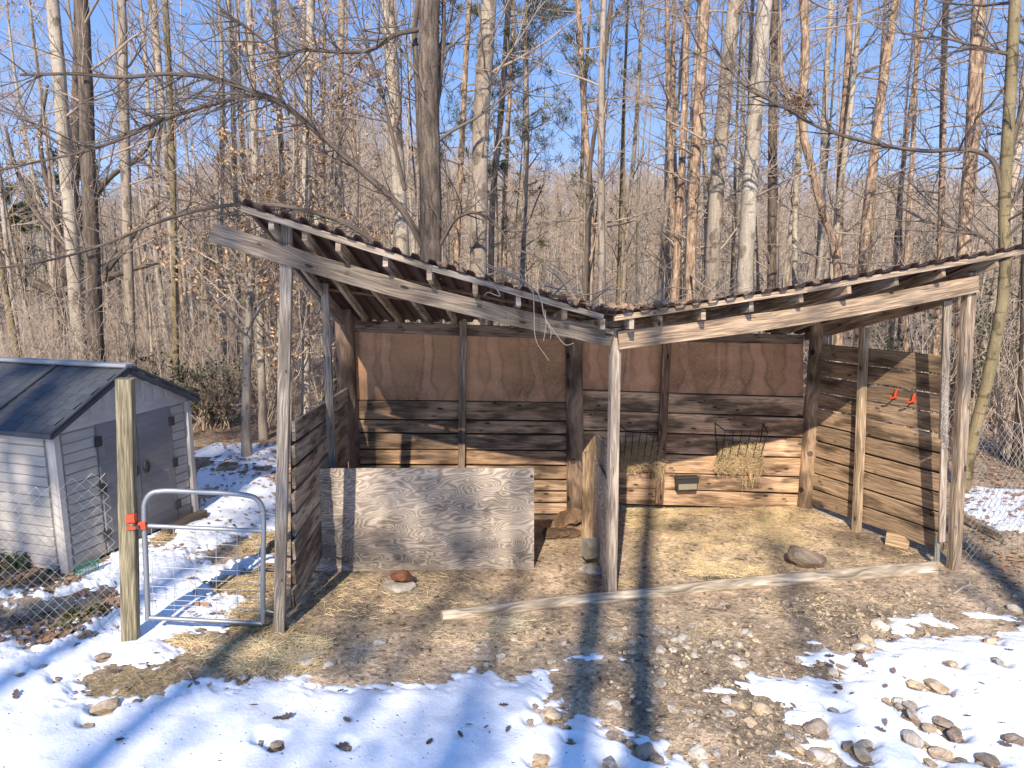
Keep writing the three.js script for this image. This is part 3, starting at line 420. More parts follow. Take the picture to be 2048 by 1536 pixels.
function pixScale(q) { return (-q.z * CP + (EYE - q.y) * SP) / FOCAL; }
const DIRT_STONES = [], SNOW_STONES = [];
function stone(px, py, w, name, label, group, m, sink = 0.25, flat = 1) {
  const q = gp(px, py), s = w * pixScale(q) / 2, o = new THREE.Mesh(rocks[Math.floor(R0() * rocks.length)], m); o.name = numbered(name); o.position.set(q.x, groundY(q.x, -q.z) + s * 0.34 * flat * (1 - sink) + (snowBase(q.x, -q.z) > 0 ? 0.018 : 0), q.z); o.rotation.y = R0() * 6.28; o.rotation.z = (R0() - 0.5) * 0.3; o.scale.set(s, s * flat * ur(R0, 0.75, 1), s * ur(R0, 0.75, 1)); scene.add(o); shadowOn(tag(o, label, 'stone', group)); return o;
}
{
  for (const [x, y, w] of STONE_PX) {
    const q = gp(x, y), sn = snowBase(q.x, -q.z) > 0.0, m = sn ? [M.stoneDark, M.stoneGrey, M.stoneTan][Math.floor(R0() * 3)] : [M.stone, M.stone, M.stoneTan, M.stoneGrey][Math.floor(R0() * 4)];
    if (sn) stone(x, y, w * 1.05, 'stone', 'rough stone poking up through the white snow', 'stones in the snow', m, 0.2); else stone(x, y, w * 1.05, 'stone', 'pale rough stone half sunk in the bare dirt before the shelter', 'stones in the bare dirt', m, ur(R0, 0.2, 0.75));
  }
  // loose gravel between them
  const pg = rockGeo(5, 0.6, 2), N = 2600, im = new THREE.InstancedMesh(pg, mat({ map: stoneTex, color: new THREE.Color(1, 1, 1) }), N), mm = new THREE.Matrix4(), qq = new THREE.Quaternion(), e = new THREE.Euler(), col = new THREE.Color(); let k = 0;
  const gravel = outline([[640, 1330], [760, 1270], [900, 1270], [1080, 1250], [1300, 1210], [1700, 1190], [2040, 1160], [2048, 1540], [1300, 1560], [1130, 1400], [900, 1360]]);
  while (k < N) { const x = ur(R0, -2.4, 6.4), d = ur(R0, 4.4, 8.2), dens = fbm(x * 1.2, d * 1.2, 511, 3); if (sdist(gravel, x, d) < 0 || snowDepth(x, d) > 0.004 || R0() > sstep(0.32, 0.62, dens)) { continue; } const s = 0.006 + 0.022 * Math.pow(R0(), 3); e.set(R0() * 6, R0() * 6, R0() * 6); qq.setFromEuler(e); mm.compose(V(x, groundY(x, d) + s * 0.25, d), qq, new THREE.Vector3(s, s * 0.8, s)); im.setMatrixAt(k, mm); const t = ur(R0, 0.35, 0.85); col.setRGB(t, t * 0.88, t * 0.70); im.setColorAt(k, col); k++; }
  im.name = 'gravel'; scene.add(shadowOn(tag(im, 'scattered pale gravel on the bare dirt', 'gravel', null, 'stuff')));
}
{ // half buried boulder, mineral block on its slab, concrete block
  const bq = gp(1632, 1138), bg = rockGeo(203, 0.7, 8, 1.0); bg.scale(0.25, 0.2, 0.19).translate(bq.x, groundY(bq.x, -bq.z) + 0.07, bq.z - 0.12); solo('boulder', bg, mat({ map: stoneTex, bumpMap: stoneTex, bumpScale: 0.03, color: new THREE.Color(0.46, 0.375, 0.29) }), 'large grey boulder bedded in the dirt behind the threshold log', 'boulder');
  const s = gp(793, 1182), k = pixScale(s), sl = solo('stone_slab', rocks[2].clone().scale(42 * k, 20 * k, 30 * k).translate(s.x, groundY(s.x, -s.z) + 0.03, s.z - 0.02), M.concrete, 'low pale stone slab under the red mineral block', 'slab');
  const mb = rockGeo(91, 0.62, 3, 0.25); mb.scale(0.135, 0.13, 0.12).translate(s.x + 0.06, groundY(s.x, -s.z) + 0.165, s.z - 0.05); solo('mineral_block', mb, mat({ map: stoneTex, bumpMap: stoneTex, bumpScale: 0.006, color: new THREE.Color(0.30, 0.13, 0.075) }), 'worn rust red mineral lick on a stone slab before the plywood', 'mineral block');
  const c = gp(1180, 1128), g = thing('concrete_block', 'grey concrete block tipped on a round stone beside the partition', 'block', new THREE.Vector3(c.x, 0, c.z)); g.userData.local = true;
  const body = slab(0, 0.17, 0, 0.19, 0.2, 0.2, 0.14); const mm = part('body', body, mat({ map: stoneTex, bumpMap: stoneTex, bumpScale: 0.004, color: new THREE.Color(0.60, 0.57, 0.53) }), g); mm.rotation.set(0.12, 0.3, -0.1); mm.position.set(0, 0.03, 0);
  const rs = gp(1183, 1140), o = solo('stone', rocks[4].clone().scale(0.17, 0.13, 0.15).translate(rs.x, groundY(rs.x, -rs.z) + 0.03, rs.z), M.stoneGrey, 'dusty round stone under the tipped concrete block', 'stone');
}
{ // crumbling stump and stones at the foot of the centre rear post
  const g = rockGeo(303, 0.8, 6, 1.3, 3), c = gp(1148, 1052); g.scale(0.30, 0.26, 0.24).translate(c.x, groundY(c.x, -c.z) + 0.08, c.z - 0.05); solo('rotten_stump', g, mat({ map: stoneTex, bumpMap: stoneTex, bumpScale: 0.04, color: new THREE.Color(0.46, 0.30, 0.185) }), 'crumbling brown stump heaped at the foot of the centre rear post', 'stump');
  const h = rockGeo(311, 0.5, 6, 1.2, 2), e = gp(1120, 1070); h.scale(0.22, 0.12, 0.15).translate(e.x, groundY(e.x, -e.z) + 0.03, e.z); solo('mud_heap', h, mat({ map: stoneTex, bumpMap: stoneTex, bumpScale: 0.03, color: new THREE.Color(0.22, 0.145, 0.09) }), 'dark wet heap of mud beside the crumbling stump', 'mud');
}
{ // peeled log lying along the threshold
  const pts = [], rad = [], P = [[884, 1243, 0.062], [960, 1232, 0.058], [1100, 1215, 0.06], [1240, 1198, 0.062], [1400, 1183, 0.062], [1560, 1168, 0.07], [1700, 1156, 0.078], [1800, 1150, 0.082], [1866, 1146, 0.085]];
  for (const [x, y, r] of P) { const q = gp(x, y); q.y = groundY(q.x, -q.z) + r * 0.62; if (x > 1150 && x < 1300) q.addScaledVector(faceN, 0.03); pts.push(q); rad.push(r); }
  const g = new GB().tube(new THREE.CatmullRomCurve3(pts).getPoints(40), Array.from({ length: 41 }, (_, k) => { const f = k / 40 * 8, i = Math.min(7, Math.floor(f)); return mix(rad[i], rad[i + 1], f - i); }), 12, { cap: true, rough: 0.14, seed: 3, us: 0.2 }).geo(), u = g.attributes.uv; for (let k = 0; k < u.count; k++) u.setXY(k, u.getY(k) / 2, u.getX(k));
  solo('peeled_log', g, M.peeled, 'long pale peeled log lying along the open front of the shelter', 'log');
}
// ---- hay racks with hay, feed trough, coat hooks
const strawGeo = new THREE.CylinderGeometry(0.5, 0.5, 1, 3, 1); strawGeo.rotateZ(PI / 2);
function strawMesh(name, label, list, category = 'straw', group) { // list of [pos, dir, length, thickness, colour]
  const im = new THREE.InstancedMesh(strawGeo, M.straw, list.length), m4 = new THREE.Matrix4(), q = new THREE.Quaternion(), X = new THREE.Vector3(1, 0, 0), c = new THREE.Color();
  list.forEach(([p, d, l, t, k], i) => { q.setFromUnitVectors(X, d.clone().normalize()); m4.compose(p, q, new THREE.Vector3(l, t, t)); im.setMatrixAt(i, m4); c.setRGB(...k); im.setColorAt(i, c); });
  im.name = numbered(name); scene.add(shadowOn(tag(im, label, category, group, 'stuff'))); return im;
}
const strawCol = () => { const t = ur(R0, 0.65, 1.25), g = R0() < 0.25 ? 0.85 : 1; return [0.90 * t * g, 0.685 * t, 0.41 * t * g]; };
const hayCol = () => { const t = ur(R0, 0.6, 1.3), k = R0(); return [mix(0.50, 0.88, k) * t, mix(0.40, 0.65, k) * t, mix(0.21, 0.37, k) * t]; };
function hayRack(c0, c1, c2, spill, label, hayLabel) { // top-left, top-right, bottom pixels on the back wall
  const P = plane(RL, RR, 0.03), A = on(...c0, P), B = on(...c1, P), Cy = on((c0[0] + c1[0]) / 2, c2[1], P).y, n = PR.n, out = 0.24, W = A.distanceTo(B), T = B.clone().sub(A).normalize(), g = thing('hay_rack', label, 'hay rack', A.clone().setY(Cy), 'wall hay racks');
  const fr = new GB(), r = 0.008, f0 = nudge(A, n, out).addScaledVector(T, 0.05), f1 = nudge(B, n, out).addScaledVector(T, -0.05); f0.y -= 0.05; f1.y -= 0.05;
  fr.tube([A, f0.clone().addScaledVector(n, -0.05), f0, f1, f1.clone().addScaledVector(n, -0.05), B].map(v => v.clone()), Array(6).fill(r), 5); const b0 = A.clone().setY(Cy).addScaledVector(T, 0.08), b1 = B.clone().setY(Cy).addScaledVector(T, -0.08); fr.tube([A, b0, b1, B], Array(4).fill(r), 5); part('rim', fr.geo(), M.darkWire, g);
  for (let k = 0; k < 6; k++) { const f = k / 5, top = f0.clone().lerp(f1, f), bot = b0.clone().lerp(b1, f), mid = top.clone().lerp(bot, 0.6).addScaledVector(n, 0.04); part('bar', new GB().tube([top, mid, bot], [0.006, 0.006, 0.006], 4).geo(), M.darkWire, g); }
  const L = []; for (let k = 0; k < 1500; k++) { const v = Math.pow(R0(), 0.9), y = Cy - 0.02 + v * 0.40, f = 0.5 + (R0() - 0.5) * mix(1.05, 0.75, v), o = ur(R0, 0.0, mix(0.13, 0.16, v)) + (v < 0.35 ? 0.06 * R0() : 0); const p = A.clone().lerp(B, f).addScaledVector(n, o).setY(y); L.push([p, new THREE.Vector3(T.x * (R0() - 0.5) + n.x * 0.3 * (R0() - 0.5), (R0() - 0.55) * 0.8, T.z * (R0() - 0.5) + n.z * 0.5 * (R0() - 0.3)), ur(R0, 0.06, 0.2), 0.0045, hayCol()]); }
  for (let k = 0; k < 55; k++) { const f = clamp(spill + (R0() + R0() - 1) * 0.25, 0, 1.15), p = A.clone().lerp(B, f).addScaledVector(n, ur(R0, 0.04, 0.16)).setY(Cy - R0() * R0() * 0.34); L.push([p, new THREE.Vector3((R0() - 0.4) * 0.7, -1, (R0() - 0.5) * 0.5), ur(R0, 0.08, 0.24), 0.004, strawCol()]); }
  strawMesh('hay_bundle', hayLabel, L, 'hay');
}
hayRack([1236, 846], [1321, 846], [0, 935], 0.95, 'black wire hay rack behind the centre post', 'green gold hay stuffed in the rack behind the centre post');
hayRack([1430, 846], [1527, 848], [0, 938], 0.75, 'black wire hay rack in the middle of the right stall wall', 'gold hay bulging from the rack on the right stall wall');
{ const P = plane(RL, RR, 0.03), c = on(1370, 964, P), g = thing('feed_trough', 'small black plastic feed trough hung on the back wall boards', 'trough', c), W = 0.155; g.userData.local = true; g.rotation.y = Math.atan2(PR.n.x, PR.n.z);
  const sh = new THREE.Shape([[-W, 0.09], [W, 0.09], [W * 0.88, -0.09], [-W * 0.88, -0.09]].map(a => new THREE.Vector2(...a))); const body = new THREE.ExtrudeGeometry(sh, { depth: 0.10, bevelEnabled: true, bevelSize: 0.008, bevelThickness: 0.008, bevelSegments: 2 });
  part('tub', body, mat({ color: new THREE.Color(0.035, 0.034, 0.033), roughness: 0.55 }), g); part('rim', slab(0, 0.095, 0.115, 2 * W + 0.03, 0.014, 0.03), mat({ color: new THREE.Color(0.05, 0.05, 0.05), roughness: 0.5 }), g); part('front_panel', slab(0, -0.035, 0.112, W * 1.7, 0.08, 0.012), mat({ color: new THREE.Color(0.30, 0.25, 0.17), roughness: 0.9 }), g, 'dusty tan lower front panel'); }
for (const [x, y] of [[1795, 788], [1831, 796]]) { // hooks
  const q = nudge(on(x, y, PW), PW.n, -0.022), g = thing('coat_hook', 'orange red double hook screwed to the right wall boards', 'hook', q, 'orange hooks on the right wall'), i = PW.n.clone().negate(), t = new THREE.Vector3(PW.n.z, 0, -PW.n.x);
  const cr = new THREE.CatmullRomCurve3([q.clone(), q.clone().addScaledVector(i, 0.03).setY(q.y - 0.035), q.clone().addScaledVector(i, 0.09).setY(q.y - 0.045), q.clone().addScaledVector(i, 0.125).setY(q.y - 0.01)]); part('arm', new GB().tube(cr.getPoints(12), Array(13).fill(0.011), 6, { cap: true }).geo(), M.red, g); part('arm', new GB().tube([q.clone().setY(q.y + 0.055), q.clone().addScaledVector(i, 0.02), q.clone().setY(q.y - 0.05)], [0.016, 0.018, 0.014], 6, { cap: true }).geo(), M.red, g);
}
// ---- gate, its post and latch
const GPt = gp(259, 1285), PG = plane(GPt, FL);
{ const g = thing('gate_post', 'square timber gate post stained green with lichen beside the steel gate', 'post', GPt.clone());
  const t = new THREE.Vector3(FL.x - GPt.x, 0, FL.z - GPt.z).normalize(), lean = on(250, 757, PG), tg = timber(gnd(GPt, -0.2), lean, 0.135, 0.115, t, { tint: [0.36, 0.305, 0.19], seg: 6, edge: 0.008, ch: 0.07 }), p = tg.attributes.position, c = tg.attributes.color;
  part('post', tg, M.wood, g);
}
{ const fr = new GB(), P = [[296, 1240], [292, 1130], [288, 1030], [290, 1004], [302, 987], [322, 982], [400, 984], [490, 990], [512, 997], [524, 1014], [527, 1036], [526, 1140], [526, 1246]].map(([a, b]) => on(a, b, PG)), cv = new THREE.CatmullRomCurve3(P, false, 'centripetal').getPoints(60);
  const g = thing('steel_gate', 'galvanised tube gate with rounded top corners and wire infill', 'gate', on(410, 1243, PG));
  part('frame', fr.tube(cv, Array(61).fill(0.024), 10, { cap: true }).geo(), M.galv, g);
  part('rail', new GB().tube([on(288, 1051, PG), on(527, 1062, PG)], [0.021, 0.021], 8).geo(), M.galv, g); part('rail', new GB().tube([on(297, 1235, PG), on(526, 1247, PG)], [0.021, 0.021], 8).geo(), M.galv, g);
  for (const [a, b] of [[303, 306], [347, 349], [390, 391], [432, 433], [474, 475], [517, 517]]) part('infill_wire', new GB().tube([on(a, 1056, PG), on(b, 1243, PG)], [0.0026, 0.0026], 4).geo(), M.wire, g);
  for (const y of [1082, 1108, 1133, 1155, 1172, 1187, 1198, 1208, 1217]) part('infill_wire', new GB().tube([on(292, y, PG), on(526, y + 11, PG)], [0.0026, 0.0026], 4).geo(), M.wire, g);
  for (const y of [1025, 1220]) { const q = on(529, y, PG), h = part('hinge', new GB().tube([q.clone(), on(552, y + 6, PG)], [0.011, 0.011], 6, { cap: true }).geo(), M.galv, g); const r = new THREE.CylinderGeometry(0.032, 0.032, 0.035, 10); r.translate(0, 0, 0); const m = new THREE.Mesh(r, M.galv); m.name = 'collar'; m.castShadow = true; m.position.copy(q).addScaledVector(new THREE.Vector3(1, 0, 0), -0.012); h.add(m); }
  const l = thing('gate_latch', 'bright orange red two-way latch clamping the gate to its post', 'latch', on(280, 1040, PG)), n = PG.n, t = new THREE.Vector3(n.z, 0, -n.x), bx = (px, py, w, h, d, o) => { const c = nudge(on(px, py, PG), n, o); return timber(c.clone().addScaledVector(t, -w / 2), c.clone().addScaledVector(t, w / 2), h, d, UP, { bow: 0, vary: 0, seg: 1, ch: 0.12 }); };
  part('housing', bx(267, 1032, 0.068, 0.075, 0.07, 0.05), M.red, l); part('bracket', bx(268, 1051, 0.075, 0.028, 0.06, 0.05), M.red, l); part('clamp', bx(287, 1049, 0.06, 0.07, 0.06, 0.02), M.red, l); part('bolt', bx(277, 1050, 0.05, 0.03, 0.03, 0.06), M.iron, l); for (const x of [266, 271]) part('pin', new GB().tube([nudge(on(x, 1022, PG), n, 0.05), nudge(on(x, 1012, PG), n, 0.05)], [0.006, 0.006], 6, { cap: true }).geo(), M.galv, l);
}
// ---- chain link
function chainLink(A, B, hA, hB, sag = 0, cell = 0.062, r = 0.0028) { // woven zigzag wires between two ground points
  const g = new GB(), L = Math.hypot(B.x - A.x, B.z - A.z), n = Math.floor(L / cell), N = new THREE.Vector3(-(B.z - A.z) / L, 0, (B.x - A.x) / L);
  for (let k = 0; k < n; k++) { const pts = []; for (let j = 0; ; j++) { const y = j * cell * 0.9, f = clamp((k + ((j + k) % 2 ? 1 : 0)) / n, 0, 1), top = mix(hA, hB, f) - sag * 4 * f * (1 - f); if (y > top) break; const x = mix(A.x, B.x, f), z = mix(A.z, B.z, f), wob = 0.05 * Math.sin(f * 9 + y * 2) * (y / top); pts.push(new THREE.Vector3(x + N.x * (wob + (j % 2 ? 0.003 : -0.003)), groundY(x, -z) - 0.03 + y, z + N.z * (wob + (j % 2 ? 0.003 : -0.003)))); } if (pts.length > 1) g.tube(pts, Array(pts.length).fill(r), 3); }
  return g.geo();
}
const fencePost = (A, h, r = 0.028) => new GB().tube([V(A.x, groundY(A.x, -A.z) - 0.2, -A.z), V(A.x, groundY(A.x, -A.z) + h, -A.z)], [r, r], 8, { cap: true }).geo();
{ const A = gp(246, 1280), B = gp(-330, 1238), g = thing('chain_link_fence', 'sagging chain link fence between the gate post and the plastic shed', 'fence', A.clone()); part('mesh', chainLink(A, B, 1.75, 1.7, 0.28), M.wire, g); part('line_post', fencePost(B, 1.75), M.galv, g);
  const C = gp(1927, 1132), D = gp(2330, 1020), f = thing('chain_link_fence', 'chain link fence running back from the right front post', 'fence', C.clone()); part('mesh', chainLink(C, D, 1.75, 1.75, 0.08), M.wire, f); part('line_post', fencePost(D, 1.8), M.galv, f);
  const roll = new GB(); for (let k = 0; k < 5; k++) { const pts = []; for (let j = 0; j < 26; j++) { const q = nudge(on(1888 + (k - 2) * 2.4 + (j % 2 ? 3 : -3), 745 + j * 6, PF), faceN, 0.02 + 0.012 * Math.sin(j + k * 2)); q.x += 0.008 * (h2(j, k, 3) - 0.5); pts.push(q); } roll.tube(pts, Array(26).fill(0.0026), 3); } const rg = roll.geo(); solo('wire_offcut', rg, M.wire, 'crumpled end of chain link wire hanging on the right front post', 'wire');
}
{ // timber lying beyond the right fence; stick on the dirt
  const a = gp(1922, 1032, 0.10), b = gp(2012, 1080, 0.06); solo('loose_timber', timber(a, b, 0.11, 0.06, UP, { tint: [0.46, 0.37, 0.27] }), M.wood, 'loose grey timber lying on snow behind the right wire fence', 'timber');
  const s = [[1908, 1190], [1925, 1178], [1938, 1172], [1939, 1164]].map(([x, y]) => onG(x, y, 0.012)); solo('stick', new GB().tube(s, [0.012, 0.018, 0.016, 0.01], 6, { cap: true }).geo(), mat({ color: new THREE.Color(0.44, 0.36, 0.27) }), 'bent pale stick on the dirt near the right post', 'stick');
}

// ---------- plastic garden shed ----------
{
  const Nc = gp(135, 1148), Fc = gp(391, 1028), W = Math.hypot(Fc.x - Nc.x, Fc.z - Nc.z), th = Math.atan2(-(Fc.z - Nc.z), Fc.x - Nc.x), EV = 1.68, PK = 2.2, LEN = 2.9;
  const g = thing('garden_shed', 'beige plastic garden shed with dark double doors and blue grey shingled roof', 'shed', new THREE.Vector3(Nc.x, 0.0, Nc.z)); g.rotation.y = th; g.userData.local = true;
  const grain = tex(512, 512, (u, v, o) => { const a = fbm(u * 12, v * 60, 601, 3, 12, 60), b = fbm(u * 4, v * 4, 605, 4, 4, 4), m = 0.86 + 0.1 * (a - 0.5) + 0.2 * (b - 0.5); o[0] = m; o[1] = m; o[2] = m; });
  const beige = mat({ map: grain, color: new THREE.Color(0.66, 0.595, 0.515), roughness: 0.7, bumpMap: grain, bumpScale: 0.002 }), trim = mat({ map: grain, color: new THREE.Color(0.70, 0.64, 0.57), roughness: 0.65 }), door = mat({ map: grain, color: new THREE.Color(0.33, 0.31, 0.30), roughness: 0.7 }), shing = mat({ map: grain, color: new THREE.Color(0.085, 0.09, 0.10), roughness: 0.75 }), hingeM = mat({ color: new THREE.Color(0.04, 0.04, 0.042), roughness: 0.5 });
  const pc = (n, geo, m, l, par = g) => { const o = new THREE.Mesh(geo, m); o.name = n; o.castShadow = o.receiveShadow = true; par.add(o); if (l) o.userData.label = l; return o; };
  const box = (cx, cy, cz, w, h, d, r = 0.1) => slab(cx, cy, cz, w, h, d, r);
  const VX = (x, y, z) => new THREE.Vector3(x, y, z);
  // core walls, then lap boards over them
  pc('wall', box(0.03, EV / 2 + 0.02, -LEN / 2, 0.05, EV, LEN - 0.02), beige); pc('wall', box(W - 0.03, EV / 2 + 0.02, -LEN / 2, 0.05, EV, LEN - 0.02), beige); pc('wall', box(W / 2, EV / 2 + 0.02, -LEN + 0.03, W - 0.12, EV, 0.05), beige); pc('wall', box(W / 2, EV / 2 + 0.02, -0.035, W - 0.12, EV, 0.05), beige); pc('floor', box(W / 2, 0.03, -LEN / 2, W - 0.1, 0.06, LEN - 0.1), hingeM);
  const rows = 13, rh = (EV - 0.14) / rows, dx0 = W * 0.27, dx1 = W * 0.83;
  for (let k = 0; k < rows; k++) { const y = 0.07 + rh * (k + 0.5);
    for (const [z0, z1] of [[-0.12, -1.02], [-1.09, -2.0], [-2.07, -LEN + 0.1]]) { const b = timber(VX(-0.004, y, z0), VX(-0.004, y, z1), rh * 0.94, 0.03, VX(0.05, 1, 0), { bow: 0, vary: 0, seg: 2, ch: 0.35 }); pc('lap_board', b, beige); }
    pc('lap_board', timber(VX(0.10, y, -0.004), VX(dx0 - 0.03, y, -0.004), rh * 0.94, 0.028, VX(0, 1, -0.05), { bow: 0, vary: 0, seg: 1, ch: 0.35 }), beige); pc('lap_board', timber(VX(dx1 + 0.03, y, -0.004), VX(W - 0.09, y, -0.004), rh * 0.94, 0.028, VX(0, 1, -0.05), { bow: 0, vary: 0, seg: 1, ch: 0.35 }), beige); }
  for (const [x, z] of [[0.012, -0.012], [W - 0.012, -0.012], [0.012, -LEN + 0.012]]) pc('corner_trim', timber(VX(x, 0.02, z), VX(x, EV - 0.04, z), 0.11, 0.11, VX(1, 0, 0), { bow: 0, vary: 0, seg: 1, ch: 0.2 }), trim);
  for (const z of [-1.055, -2.035]) pc('panel_joint', timber(VX(0.0, 0.02, z), VX(0.0, EV, z), 0.05, 0.05, VX(0, 0, 1), { bow: 0, vary: 0, seg: 1, ch: 0.2 }), trim);
  // gable triangle with louvre and raised panels
  const tri = new THREE.Shape([new THREE.Vector2(-0.01, EV - 0.05), new THREE.Vector2(W + 0.01, EV - 0.05), new THREE.Vector2(W + 0.01, EV - 0.005), new THREE.Vector2(W / 2, PK - 0.02), new THREE.Vector2(-0.01, EV - 0.005)]), tg = new THREE.ExtrudeGeometry(tri, { depth: 0.06, bevelEnabled: false }); tg.translate(0, 0, -0.03); const gb = pc('gable', tg, trim);
  for (let k = 0; k < 5; k++) pc('louvre', timber(VX(W / 2 - 0.12, EV + 0.13 + k * 0.05, 0.04), VX(W / 2 + 0.12, EV + 0.13 + k * 0.05, 0.04), 0.034, 0.016, VX(0, 1, 0.5), { bow: 0, vary: 0, seg: 1 }), trim, null, gb);
  for (const s of [-1, 1]) for (let k = 0; k < 3; k++) { const x = W / 2 + s * (0.30 + 0.19 * k), h = 0.27 - 0.085 * k; pc('raised_panel', timber(VX(x, EV + 0.08, 0.035), VX(x, EV + 0.08 + h, 0.035), 0.12, 0.02, VX(1, 0, 0), { bow: 0, vary: 0, seg: 1, ch: 0.3 }), trim, null, gb); }
  // doors
  const dm = (dx0 + dx1) / 2; for (const [a, b, s] of [[dx0, dm - 0.006, -1], [dm + 0.006, dx1, 1]]) { const d = pc('door', box((a + b) / 2, EV / 2 + 0.0, 0.006, b - a, EV - 0.1, 0.05, 0.12), door); for (const y of [0.30, 0.62, 0.94, 1.26]) pc('door_panel', box((a + b) / 2, y + 0.06, 0.0275, (b - a) * 0.72, 0.24, 0.012, 0.45), door, null, d); for (const y of [0.26, 0.85, 1.42]) pc('hinge', box(s < 0 ? a - 0.005 : b + 0.005, y, 0.036, 0.085, 0.12, 0.03, 0.2), hingeM, null, d); const h = new THREE.TorusGeometry(0.055, 0.014, 8, 16); h.scale(0.8, 1.25, 1); h.translate(s < 0 ? b - 0.085 : a + 0.085, 0.93, 0.05); pc('handle', h, hingeM, null, d); }
  // roof: two slopes, each with shingle courses cut into tabs, ribs between panels, a pale ridge cap
  const rise = PK - EV - 0.02, half = W / 2 + 0.10, slope = Math.hypot(half, rise + 0.05);
  for (const s of [-1, 1]) {
    const E = VX(W / 2 + s * half, EV - 0.02, 0), Rg = VX(W / 2, PK + 0.035, 0), dn = E.clone().sub(Rg).normalize(), nn = VX(-s * dn.y * -1, 0, 0); const N = VX(s * -dn.y, s * dn.x, 0).normalize();
    const sl = pc('roof_slope', sheet(VX(E.x, E.y, 0.12), VX(E.x, E.y, -LEN - 0.1), VX(Rg.x, Rg.y, -LEN - 0.1), VX(Rg.x, Rg.y, 0.12), 0.05, [2, 1], [0, 0], N), shing);
    const C = 9; for (let k = 0; k < C; k++) { const parts = [], a = slope * k / C, b = slope * (k + 1) / C + 0.006; let z = 0.11 - (k % 2) * 0.09; let q = 0; const hi = [];
      while (z > -LEN - 0.08) { const w = 0.15 + 0.1 * h2(k, q++, 7), z1 = Math.max(z - w, -LEN - 0.09), m = Rg.clone().addScaledVector(dn, (a + b) / 2).addScaledVector(N, 0.007); hi.push(timber(VX(m.x, m.y, z), VX(m.x, m.y, z1 + 0.006), b - a, 0.012, dn.clone().addScaledVector(N, 0.05), { bow: 0, vary: 0, seg: 1, ch: 0.2 })); z = z1 - 0.002; }
      if (s < 0) for (const h of hi) pc('shingle', h, shing, null, sl); else pc('shingle_course', mergeGeometries(hi), shing, null, sl).userData.kind = 'stuff'; }
    for (const zr of [0.11, -0.98, -2.02]) { const A = Rg.clone().addScaledVector(N, 0.028), B = E.clone().addScaledVector(N, 0.028); A.z = B.z = zr; pc('roof_rib', timber(A, B, 0.035, 0.045, N, { bow: 0, vary: 0, seg: 1, ch: 0.25 }), shing, null, sl); }
    const et = pc('eave_trim', timber(VX(E.x, E.y - 0.02, 0.12), VX(E.x, E.y - 0.02, -LEN - 0.1), 0.06, 0.05, UP, { bow: 0, vary: 0, seg: 1, ch: 0.2 }), shing, null, sl);
  }
  const cap = []; for (let k = 0; k < 12; k++) { cap.push(VX(W / 2, PK + 0.06 + 0.006 * h2(k, 1, 2), 0.13 - k * (LEN + 0.24) / 11)); } pc('ridge_cap', timber(cap[0], cap[11], 0.05, 0.16, UP, { bow: 0, vary: 0, seg: 6, ch: 0.35 }), mat({ map: grain, color: new THREE.Color(0.40, 0.41, 0.43), roughness: 0.8 }), 'pale frosted ridge cap');
  // timber skid under the far corner
  const a = gp(405, 1033), sk = new THREE.Vector3(Fc.x - 0.5, 0.05, Fc.z + 0.1); solo('skid_timber', timber(gp(330, 1062, 0.05), gp(408, 1026, 0.06), 0.10, 0.12, UP, { tint: [0.20, 0.15, 0.11] }), M.wood, 'dark timber skid under the door side of the plastic shed', 'timber');
  // green rake head leaning by the shed corner
  const r = gp(176, 1142), rg = thing('rake_head', 'green plastic leaf rake head lying in the snow by the shed', 'rake', r.clone()), gm = mat({ color: new THREE.Color(0.015, 0.13, 0.085), roughness: 0.5 }), a0 = gp(152, 1136, 0.12), a1 = gp(198, 1117, 0.17);
  part('spine', new GB().tube([a0, a1], [0.013, 0.013], 6, { cap: true }).geo(), gm, rg); for (let k = 0; k <= 16; k++) { const t = a0.clone().lerp(a1, k / 16), e = t.clone(); e.y = groundY(t.x, -t.z) + 0.03; e.z += 0.05; e.x += 0.01; part('tine', new GB().tube([t, t.clone().lerp(e, 0.6).add(VX(0, 0.01, 0.01)), e], [0.005, 0.005, 0.003], 4).geo(), gm, rg); }
}

// ---------- straw, leaves, fallen twigs ----------
function scatter(poly, n, f, seed) { const r = rngOf(seed); let x0 = 1e9, x1 = -1e9, d0 = 1e9, d1 = -1e9; for (const [x, d] of poly) { x0 = Math.min(x0, x); x1 = Math.max(x1, x); d0 = Math.min(d0, d); d1 = Math.max(d1, d); } let k = 0, tries = 0; while (k < n && tries++ < n * 40) { const x = ur(r, x0, x1), d = ur(r, d0, d1), s = sdist(poly, x, d); if (s < -0.0) continue; if (f(x, d, r, s) !== false) k++; } }
const flat = (r, tilt = 0.15) => { const a = r() * 6.28; return new THREE.Vector3(Math.cos(a), (r() - 0.5) * tilt, Math.sin(a)); };
function strawField(label, polys, lift = 0.006, cl0) { const L = []; polys.forEach(([pp, n, l0, l1, cl], k) => scatter(outline(pp), n, (x, d, r, s) => { if (fbm(x * 2.2, d * 2.2, 521 + k, 4) + Math.min(0, s - 0.22) * 0.9 < ur(r, 0.40, 0.58) || fbm(x * 7, d * 7, 525 + k, 2) < 0.38) return false; const h = Math.max(0, snowDepth(x, d)); L.push([V(x, groundY(x, d) + h + lift * (0.3 + 2 * r()), d), flat(r, 0.3), ur(r, l0, l1), ur(r, 0.003, 0.0055), cl()]); }, 700 + k)); return strawMesh('straw_litter', label, L); }
